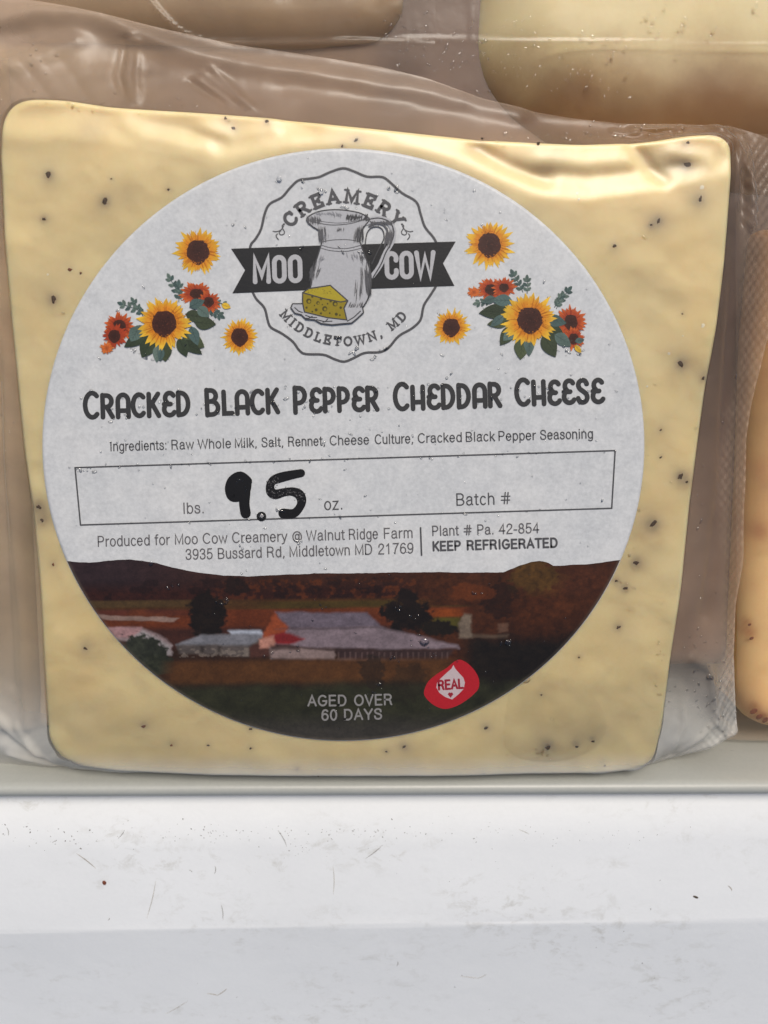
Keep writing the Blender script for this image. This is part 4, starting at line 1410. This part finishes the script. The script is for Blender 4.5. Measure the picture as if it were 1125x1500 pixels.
    put(pin([(380, 938), (400, 930), (402, 948), (382, 950)]), ink(170, 120, 104))
    put(pin([(394, 948), (440, 949), (490, 951), (491, 966), (396, 966)]), ink(126, 108, 104))
    put(pin([(396, 945), (440, 946), (440, 953), (396, 953)]) * .8, ink(52, 34, 30))
    put(pin([(440, 949), (560, 952), (668, 951), (650, 968), (500, 968), (492, 954)]), ink(54, 38, 36))
    put(((np.sin(x * .75) > .55) & (x > 494) & (x < 660) & (y > 955) & (y < 966)) * .35, ink(104, 84, 80))
    put(pin([(494, 966), (600, 967), (640, 968), (640, 970), (494, 969)]) * .7, ink(124, 100, 92))
    put(pin([(672, 912), (680, 900), (690, 902), (692, 934), (673, 934)]), ink(112, 98, 84))
    put(pin([(692, 928), (744, 930), (744, 934), (692, 934)]) * .7, ink(96, 80, 66))
    put(pin([(730, 914), (744, 914), (744, 926), (730, 926)], 2, 6) * .6, ink(110, 82, 66))
    # meadow
    md = band(966, 1000, 5) * (1 - smooth01(640, 690, x)) * smooth01(230, 262, x)
    put(md, np.outer(.8 + .4 * n1, ink(78, 48, 22)))
    put(smooth01(992, 1012, ys + 8 * (n1 - .5)), np.outer(.6 + .8 * n1, ink(42, 42, 26)))
    put(blob(545, 985, 20, 24, .9) * .7, ink(34, 26, 18))
    put(blob(600, 1000, 30, 26, .9) * .5, ink(34, 28, 18))
    put(smooth01(1035, 1075, y) * .8, ink(58, 54, 50))  # grey film haze painted over the bottom of the picture
    put(smooth01(.985, 1.0, label_r(x, y)) * .5, ink(96, 88, 76))
    c = c * (0.80 + 0.42 * fbm(x / 2.8, y / 2.4, 2))[:, None] * (0.72 + 0.56 * fbm(x / 16 + 90, y / 9, 3))[:, None]
    c = c * (1 - 0.35 * smooth01(640, 900, x) * smooth01(870, 960, y))[:, None]
    V = on_label(np.c_[x, y], 0.00003)
    o = mesh_obj('farm_picture', V, grid_faces(NX, NY)[:, ::-1], M_PRINT, LABEL, np.clip(c, 0, .9), smooth=False)
    o['label'] = 'printed autumn farm picture with grey roofed barns'


farm_picture()
pr = Print(0.00006)
gt = ink(138, 136, 134)
text_line(pr, SANS, 'AGED', 451, 1033.5, 508, 1033, 14.5, 2.6, gt, gap=0.12)
text_line(pr, SANS, 'OVER', 519, 1033, 575, 1031.5, 14.5, 2.6, gt, gap=0.12)
text_line(pr, SANS, '60', 471, 1054.5, 494, 1054.2, 14.5, 2.6, gt, gap=0.12)
text_line(pr, SANS, 'DAYS', 504, 1054, 560, 1052.6, 14.5, 2.6, gt, gap=0.12)
pr.build('age_lettering')
pr = Print(0.00006)


def Q(x, y): return (560 + x / 5.625, 900 + y / 5.625)


red = ink(176, 30, 40)
pr.poly(catmull([Q(*p) for p in [(350, 610), (380, 550), (450, 490), (530, 440), (590, 390), (640, 372), (700, 400), (760, 460), (795, 530), (795, 600), (760, 650), (700, 700), (620, 750), (520, 778), (440, 755), (380, 710), (345, 660)]], 4, True), red)
wh = ink(196, 178, 180)
pr.poly([Q(*p) for p in [(586, 415), (600, 445), (635, 485), (668, 520), (680, 560), (672, 610), (630, 655), (575, 700), (520, 680), (470, 645), (445, 600), (452, 560), (482, 525), (530, 480), (570, 445)]], wh)
rl = ink(150, 34, 48)
text_line(pr, SANS, 'REAL', *Q(462, 618), *Q(668, 604), 12.5, 3.2, rl, gap=0.12)
for x, y in ((553, 652), (571, 652)):
    pr.disc(*Q(x, y), 1.9, rl, 8)
pr.poly([Q(538, 656), Q(586, 656), Q(562, 686)], rl)
pr.build('dairy_seal')

# ------------------------------------------------------------------ water
DOME = [(1.0, 0.0), (0.92, 0.38), (0.7, 0.72), (0.38, 0.93)]


def dome(x, y, z, r_, el=1.0, ang=0.0, hk=0.45, n=10):
    V = []
    ca, sa = math.cos(ang), math.sin(ang)
    for (k, h) in DOME:
        for i in range(n):
            t = 2 * math.pi * i / n
            u, v = r_ * k * math.cos(t) * el, r_ * k * math.sin(t)
            V.append((x + u * ca - v * sa, y + u * sa + v * ca, z + r_ * h * hk))
    V.append((x, y, z + r_ * hk))
    f = grid_faces(n, len(DOME), True).tolist() + [((len(DOME) - 1) * n + i, (len(DOME) - 1) * n + (i + 1) % n, len(DOME) * n) for i in range(n)]
    return V, f


def drops(name, spots, zfn, label, px=0.000112):
    V = []; F = []
    pxs = np.array([s[0] for s in spots], float); pys = np.array([s[1] for s in spots], float)
    zs = zfn(pxs, pys)
    for (x, y, r_), z in zip(spots, zs):
        X, Y = at(x, y, z)
        v, f = dome(float(X), float(Y), float(z), r_ * px * 0.68, random.choice([1, 1, 1.3, 1.8, 2.4]), random.uniform(0, 3.1), 0.7, 8)
        b = len(V); V += v; F += [tuple(b + i for i in q) for q in f]
    return tag(mesh_obj(name, V, F, M_WATER), label, 'water droplets', kind='stuff')


random.seed(21)
sp = []
def cl(x, y, sx, sy, n, r0=1.2, r1=3.0):
    for _ in range(n):
        sp.append((random.gauss(x, sx), random.gauss(y, sy), random.uniform(r0, r1)))
for _ in range(150):
    a = random.uniform(0, 2 * math.pi); k = math.sqrt(random.random()) * .98
    sp.append((503 + 440 * k * math.cos(a), 651 + 433 * k * math.sin(a), random.uniform(1.0, 2.4)))
for x in range(130, 880, 26):
    cl(x, 595 - (x - 122) * .03, 9, 13, 3, 1.2, 3.2)
for x in range(160, 870, 40):
    cl(x, 652 - (x - 160) * .027, 12, 7, 2, 1.0, 2.4)
for x in range(120, 900, 50):
    cl(x, 685 - (x - 110) * .031, 14, 1.5, 2, 1.2, 2.6)
    cl(x, 769 - (x - 110) * .031, 14, 1.5, 1, 1.2, 2.6)
for (x, y) in ((200, 513), (215, 525), (275, 512), (850, 515), (830, 512), (495, 497), (440, 268), (470, 280), (575, 275), (545, 522), (520, 515), (560, 515), (360, 800), (435, 790), (575, 965), (605, 940), (625, 945), (430, 950), (395, 960),
               (555, 1005), (545, 1015), (640, 960), (700, 870), (745, 940), (470, 885), (250, 860), (330, 880), (610, 905), (580, 890), (360, 710), (130, 690), (115, 688), (410, 750), (445, 365), (505, 305), (345, 330), (500, 362), (535, 372)):
    cl(x, y, 5, 4, 4, 1.2, 3.6)
sp = [s for s in sp if label_r(s[0], s[1]) < .985]
drops('fine_droplets', sp, lambda a, b: np.full(len(a), ZL + 0.00003), 'fine clear water droplets scattered over the round white label')
sp = []
for (x, y, sx, sy, n) in ((100, 152, 40, 5, 14), (60, 85, 12, 20, 10), (290, 160, 60, 6, 18), (900, 192, 50, 8, 24), (790, 200, 40, 5, 14), (985, 975, 22, 30, 30), (1040, 985, 12, 40, 22), (1060, 1060, 12, 20, 18), (1045, 700, 20, 160, 14),
                          (90, 590, 4, 60, 6), (1020, 760, 3, 100, 8), (15, 620, 6, 30, 8), (920, 840, 8, 60, 8), (965, 620, 30, 120, 8), (805, 1101, 30, 5, 12), (790, 1104, 8, 4, 6)):
    cl(x, y, sx, sy, n, 1.2, 3.4)
PB = None


def z_bag(px, py):
    """height of the bag at photo positions, found on the film mesh itself"""
    o = bpy.data.objects['film']
    bpy.context.view_layer.update()
    off = origin_of(pack)
    out = []
    for a, b in zip(px, py):
        p1 = Vector(at3(a, b, -0.02)) - off
        d = (p1 - (CAM - off)).normalized()
        ok, loc, nrm, idx = o.ray_cast(CAM - off, d)
        out.append((loc.z + off.z) if ok else -0.0045)
    return np.array(out) + 0.00001


drops('bag_droplets', sp, z_bag, 'small water droplets clinging to the clear bag around the label')

# single larger drops
BIG = [(409, 261, 7, 'round clear water drop on the scalloped ring above the C of CREAMERY', 0), (383, 756, 9, 'clear water drop sitting on the handwritten decimal point', 0),
       (744, 941, 9, 'clear water drop on the dark trees of the farm picture', 0), (771, 996, 11, 'clear water drop at the lower right edge of the round label', 1),
       (1040, 992, 9, 'clear water drop on the right flap of the bag beside the embossed seal', 1), (622, 940, 13, 'irregular water drop on the long grey barn roof', 0),
       (221, 825, 7, 'small clear water drop on the hills at the left of the farm picture', 0), (470, 280, 7, 'clear water drop on the E of CREAMERY', 0)]
for (x, y, d_, lb, k) in BIG:
    z = (ZL + 0.00025) if not k else float(z_bag([x], [y])[0])
    X, Y = at(x, y, z)
    V, f = dome(0, 0, 0, d_ * 0.5 * 0.000112, random.choice([1, 1.15, 1.25]), random.uniform(0, 3), 0.45, 20)
    o = mesh_obj('water_drop', V, f, M_WATER)
    o.location = (float(X), float(Y), z)
    tag(o, lb, 'water drop', 'single water drops on the package')

# trapped bubble of water under the lower right of the label
def puddle():
    n = 64
    V = []
    pts = catmull([(752, 1000), (800, 985), (850, 1000), (880, 1035), (888, 1070), (868, 1098), (830, 1113), (795, 1116), (755, 1108), (738, 1085), (742, 1040)], 6, True)
    P = resample_closed(pts, n)
    c = P.mean(0)
    rad = [(1.0, 0.0), (.985, .00004), (.96, .00007), (.93, .00008)] + [(k_, .00008) for k_ in np.linspace(.86, .06, 14)]
    for k, h in rad:
        Q_ = c + (P - c) * k
        z = height_main(Q_[:, 0], Q_[:, 1]) + 0.00026 + h
        for (a, b), zz_ in zip(Q_, z):
            X, Y = at(a, b, zz_); V.append((float(X), float(Y), float(zz_)))
    z = float(height_main([c[0]], [c[1]])[0]) + 0.00034
    V.append(at3(c[0], c[1], z))
    f = grid_faces(n, len(rad), True)[:, ::-1].tolist() + [((len(rad) - 1) * n + i, (len(rad) - 1) * n + (i + 1) % n, len(rad) * n) for i in range(n)]
    o = tag(mesh_obj('water_puddle', V, f, M_FILMWATER), 'shallow clear water puddle on the bag below the right side of the label', 'water puddle')


puddle()

# ------------------------------------------------------------------ neighbouring packages
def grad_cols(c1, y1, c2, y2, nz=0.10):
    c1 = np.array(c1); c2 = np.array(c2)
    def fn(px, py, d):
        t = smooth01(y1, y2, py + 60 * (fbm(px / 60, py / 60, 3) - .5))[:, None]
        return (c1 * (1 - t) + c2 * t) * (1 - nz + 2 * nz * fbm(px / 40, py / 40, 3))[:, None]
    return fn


def sheet(name, x0, y0, x1, y1, zf, mat, parent, milk, nx=160, ny=90):
    X, Y = np.meshgrid(np.linspace(x0, x1, nx), np.linspace(y0, y1, ny))
    px, py = X.ravel(), Y.ravel()
    z = zf(px, py)
    x, y = at(px, py, -0.006)
    return mesh_obj(name, np.c_[x, y, z], grid_faces(nx, ny)[:, ::-1], mat, parent, attrs={'milk': np.clip(milk(px, py), 0, 1)})


# pale yellow cheese, upper right
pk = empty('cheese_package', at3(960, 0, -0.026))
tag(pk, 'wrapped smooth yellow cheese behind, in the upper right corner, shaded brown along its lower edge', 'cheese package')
slab('cheese', [(712, -330), (1330, -330), (1330, 300), (1120, 290), (940, 262), (830, 225), (745, 165), (704, 110), (690, 50)], -0.0085, 0.0155, -0.026, M_CHEESE, pk, grad_cols((0.78, 0.66, 0.38), 10, (0.26, 0.13, 0.038), 165, .03), nring=50, nper=240)  # brown end of the gradient is shade painted on the lower edge


def back_z(px, py):
    z = np.full(len(px), -0.0078) + 0.0004 * (fbm(px / 160, py / 110, 2) - .5)
    z = z + smooth01(560, 600, px) * 0.00025 * np.exp(-((py - (47 + (px - 300) * .016)) / 2.2) ** 2) + 0.0002 * np.exp(-((px - 692 - 4 * np.sin(py / 30)) / 3) ** 2)
    return z


sheet('film', -140, -330, 1330, 300, back_z, M_FILM2, pk, lambda a, b: 0.02 + 0.03 * (1 - smooth01(640, 730, a)) * smooth01(540, 620, a) + 0.02 * fbm(a / 30, b / 30, 3) + .12 * smooth01(560, 600, a) * np.exp(-((b - (47 + (a - 300) * .016)) / 1.6) ** 2), 260, 130)
# tan package, upper left
pk = empty('cheese_package', at3(350, -60, -0.026))
tag(pk, 'wrapped tan cheese behind, at the top left beyond the folded bag edge', 'cheese package')
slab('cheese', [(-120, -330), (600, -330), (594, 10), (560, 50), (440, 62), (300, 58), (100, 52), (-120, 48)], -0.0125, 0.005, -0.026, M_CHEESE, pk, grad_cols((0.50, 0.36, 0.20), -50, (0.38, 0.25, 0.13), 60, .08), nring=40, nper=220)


def seam_z(px, py):
    z = np.full(len(px), -0.0098) + 0.0010 * (fbm(px / 100 + 3, py / 70, 3) - .5)
    d = seg_d(px, py, catmull([(205, -20), (222, 2), (245, 24), (270, 38), (300, 46), (360, 48), (460, 48), (560, 48), (700, 53)], 4))
    return z + 0.0006 * np.exp(-(d / 3.0) ** 2) - 0.0006 * smooth01(0, 60, py) - 0.003 * smooth01(60, 250, py)


sheet('film', -140, -330, 640, 330, seam_z, M_FILM2, pk, lambda a, b: 0.10 * (1 - smooth01(480, 600, a)) + 0.05 * fbm(a / 40, b / 40, 3) + 0.3 * np.exp(-(seg_d(a, b, catmull([(205, -20), (222, 2), (245, 24), (270, 38), (300, 46), (360, 48), (460, 48), (560, 48), (700, 53)], 4)) / 1.5) ** 2) + .12 * (1 - smooth01(60, 260, a)), 200, 120)
# orange cheese at the right edge
pk = empty('cheese_package', at3(1200, 700, -0.026))
tag(pk, 'wrapped orange cheese with red pepper specks, cut off by the right edge of the picture', 'cheese package')


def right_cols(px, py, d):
    c = grad_cols((0.42, 0.22, 0.08), 380, (0.82, 0.54, 0.25), 900, .06)(px, py, d)  # brown upper end is painted shade, orange is the cheese
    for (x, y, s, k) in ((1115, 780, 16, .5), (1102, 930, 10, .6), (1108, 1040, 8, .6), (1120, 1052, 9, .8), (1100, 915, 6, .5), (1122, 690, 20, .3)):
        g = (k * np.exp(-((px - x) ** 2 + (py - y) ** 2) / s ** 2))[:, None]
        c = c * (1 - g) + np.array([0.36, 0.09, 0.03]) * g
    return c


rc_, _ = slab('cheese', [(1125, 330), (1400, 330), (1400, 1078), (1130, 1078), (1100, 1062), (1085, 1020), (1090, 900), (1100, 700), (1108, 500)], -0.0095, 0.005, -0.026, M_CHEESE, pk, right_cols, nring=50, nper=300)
for (x, y, s) in ((1104, 1042, 9), (1112, 1050, 8), (1121, 1055, 8), (1101, 935, 5), (1098, 915, 4)):
    V, f = dome(*at3(x, y, -0.0098), s * .5 * .00012, 1.5, random.uniform(0, 1), .3, 8)
    mesh_obj('red_pepper_speck', V, f, M_RUST, rc_)
sheet('film', 1088, 190, 1420, 1110, lambda a, b: np.full(len(a), -0.0085) + 0.0010 * (fbm(a / 50, b / 70, 3) - .5) - 0.004 * smooth01(1060, 1100, b), M_FILM2, pk, lambda a, b: 0.07 + .05 * fbm(a / 30, b / 30, 3) + .15 * smooth01(1055, 1075, b), 80, 160)
# underneath: added slab for the shaded tray depth, and a tan package
def under_cols(px, py, d):
    c = grad_cols((0.26, 0.155, 0.09), 60, (0.30, 0.19, 0.11), 700, .12)(px, py, d)  # brown carries the shade deep in the tray
    l = (smooth01(300, 20, px))[:, None]
    c = c * (1 - l) + np.array([0.60, 0.46, 0.28]) * l
    g = (smooth01(520, 570, px) * (1 - smooth01(130, 220, py)))[:, None]  # painted shade in the gap between the packages
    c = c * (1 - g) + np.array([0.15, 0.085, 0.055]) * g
    t = smooth01(820, 1060, px)[:, None] * smooth01(90, 260, py)[:, None]  # right side painted darker, as shaded depth
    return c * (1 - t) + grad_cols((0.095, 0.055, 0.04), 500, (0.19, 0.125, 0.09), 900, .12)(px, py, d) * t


pk = empty('cheese_package', at3(562, 560, -0.032))
tag(pk, 'added brown slab underneath, coloured as the shaded depth of the tray, seen dimly through the bag at the right', 'cheese package')
slab('cheese', [(-320, -120), (1200, -120), (1200, 985), (700, 990), (300, 1078), (-320, 1082)], -0.0165, 0.006, -0.031, M_CHEESE, pk, under_cols, nring=50, nper=260)
pk = empty('cheese_package', at3(-40, 560, -0.032))
tag(pk, 'tan cheese package underneath, showing as a strip along the left edge', 'cheese package')
slab('cheese', [(-300, 0), (20, 0), (46, 500), (72, 1060), (60, 1086), (-300, 1090)], -0.0150, 0.006, -0.031, M_CHEESE, pk, grad_cols((0.74, 0.55, 0.32), 300, (0.40, 0.33, 0.22), 950, .10), nring=50, nper=200)

random.seed(33)
sp = []
for (x, y, sx, sy, n) in ((590, 55, 30, 30, 40), (640, 90, 40, 15, 34), (760, 90, 70, 25, 50), (860, 110, 60, 20, 34), (950, 40, 90, 25, 20), (720, 40, 30, 25, 16)):
    cl(x, y, sx, sy, n, 1.4, 3.6)
sp = [s for s in sp if s[1] < np.interp(s[0], [430, 560, 625, 711, 841, 922, 1125], [72, 92, 110, 140, 168, 176, 196]) and s[0] > 562]
drops('condensation_droplets', sp, lambda a, b: back_z(a, b) + 0.00002, 'condensation droplets on the film over the upper right cheese')

# ------------------------------------------------------------------ specks on the cooler rim
random.seed(5)


def rim_z(px, py):
    out = []
    o = bpy.data.objects['rim']
    off = origin_of(cooler)
    for a, b in zip(px, py):
        d = (Vector(at3(a, b, -0.01)) - CAM).normalized()
        ok, loc, nrm, idx = o.ray_cast(CAM - off, d)
        out.append(loc + off if ok else Vector(at3(a, b, RIM_Z)))
    return out


crumb_p = rim_z([153], [1293])[0]
V, f = dome(0, 0, 0, 0.00048, 0.8, 0.4, .7, 9)
V = [(a * random.uniform(.7, 1.15), b * random.uniform(.75, 1.3), c * random.uniform(.7, 1.1)) for a, b, c in V]
o = mesh_obj('crumb', V, f, M_RUST, smooth=False); o.location = crumb_p
tag(o, 'small reddish brown crumb lying on the white cooler rim at the left', 'crumb')
V, f = dome(0, 0, 0, 0.00026, 2.4, R(-25), .4, 8)
for (x, y, lb, an) in ((1019, 1314, 'thin dark splinter lying on the white cooler rim at the right', 0),):
    o = mesh_obj('splinter', V, f, M_DIRT, smooth=False); o.location = rim_z([x], [y])[0]
    tag(o, lb, 'splinter')

marks = []
for (x, y, sx, sy, n, r0, r1) in ((330, 1225, 60, 10, 26, .5, 1.6), (650, 1222, 160, 8, 40, .5, 1.5), (450, 1245, 30, 10, 14, .5, 1.3), (60, 1225, 40, 14, 20, .5, 1.6), (560, 1250, 260, 60, 26, .5, 1.2), (600, 1430, 300, 40, 16, .5, 1.4),
                                  (80, 1230, 60, 10, 10, .8, 2.0), (250, 1222, 120, 9, 40, .4, 1.1), (560, 1216, 200, 5, 40, .4, 1.1), (820, 1225, 80, 10, 18, .4, 1.2), (520, 1220, 40, 6, 20, .5, 1.5)):
    for _ in range(n):
        marks.append((random.gauss(x, sx), random.gauss(y, sy), random.uniform(r0, r1), random.uniform(0, 3), 1))
strokes = [((112, 1250), (140, 1272), 1), ((173, 1228), (182, 1216), 2), ((407, 1216), (420, 1240), 2), ((535, 1258), (560, 1238), 2), ((324, 1325), (326, 1348), 2), ((215, 1345), (228, 1290), 0), ((488, 1270), (488, 1310), 0), ((760, 1215), (775, 1222), 0),
           ((315, 1268), (314, 1280), 2), ((277, 1274), (281, 1278), 2), ((952, 1330), (952, 1333), 2), ((158, 1348), (160, 1344), 2), ((581, 1415), (582, 1408), 2), ((243, 1485), (275, 1466), 0), ((303, 1455), (320, 1458), 1), ((318, 1458), (332, 1448), 1),
           ((675, 1430), (700, 1433), 0), ((700, 1433), (712, 1427), 0), ((1066, 1297), (1072, 1305), 1), ((10, 1212), (12, 1224), 2), ((78, 1233), (83, 1230), 2)]


def marks_mesh():
    V = []; F = []
    alls = rim_z([m[0] for m in marks], [m[1] for m in marks])
    for (x, y, r_, a, k), p in zip(marks, alls):
        b = len(V); el = random.uniform(1, 2.6); r2 = r_ * .00006
        for i in range(6):
            t = math.pi * i / 3
            u, v = r2 * el * math.cos(t), r2 * math.sin(t)
            V.append((p.x + u * math.cos(a) - v * math.sin(a), p.y + u * math.sin(a) + v * math.cos(a), p.z + .00003 - 0.00002 * abs(v) / r2))
        V.append((p.x, p.y, p.z + 0.00007))
        F += [(b + i, b + (i + 1) % 6, b + 6) for i in range(6)]
    return V, F


V, F = marks_mesh()
tag(mesh_obj('dirt_specks', V, F, M_DIRT, smooth=False), 'fine dark dirt specks strewn over the white cooler rim', 'dirt', kind='stuff')
for kind, mt, wdt, nm in ((0, M_DIRTL, .9, 'faint_scuffs'), (1, M_DIRTL, 1.6, 'grey_scuffs'), (2, M_DIRT, .8, 'dark_scratches')):
    V = []; F = []
    for (a, b, k) in strokes:
        if k != kind: continue
        pts = [(a[0] + (b[0] - a[0]) * t + math.sin(t * 3) * 1.5, a[1] + (b[1] - a[1]) * t) for t in np.linspace(0, 1, 6)]
        P3 = rim_z([p[0] for p in pts], [p[1] for p in pts])
        d = Vector((P3[-1] - P3[0])); d.z = 0; d.normalize(); nr = Vector((-d.y, d.x, 0))
        base = len(V)
        for i, p in enumerate(P3):
            h = wdt * .00006 * math.sin(math.pi * (i + .5) / 6)
            V += [tuple(p + nr * h + Vector((0, 0, .00003))), tuple(p + Vector((0, 0, .00006))), tuple(p - nr * h + Vector((0, 0, .00003)))]
        for i in range(5):
            q = base + 3 * i
            F += [(q, q + 3, q + 4, q + 1), (q + 1, q + 4, q + 5, q + 2)]
    tag(mesh_obj(nm, V, F, mt, cooler), kind='stuff')
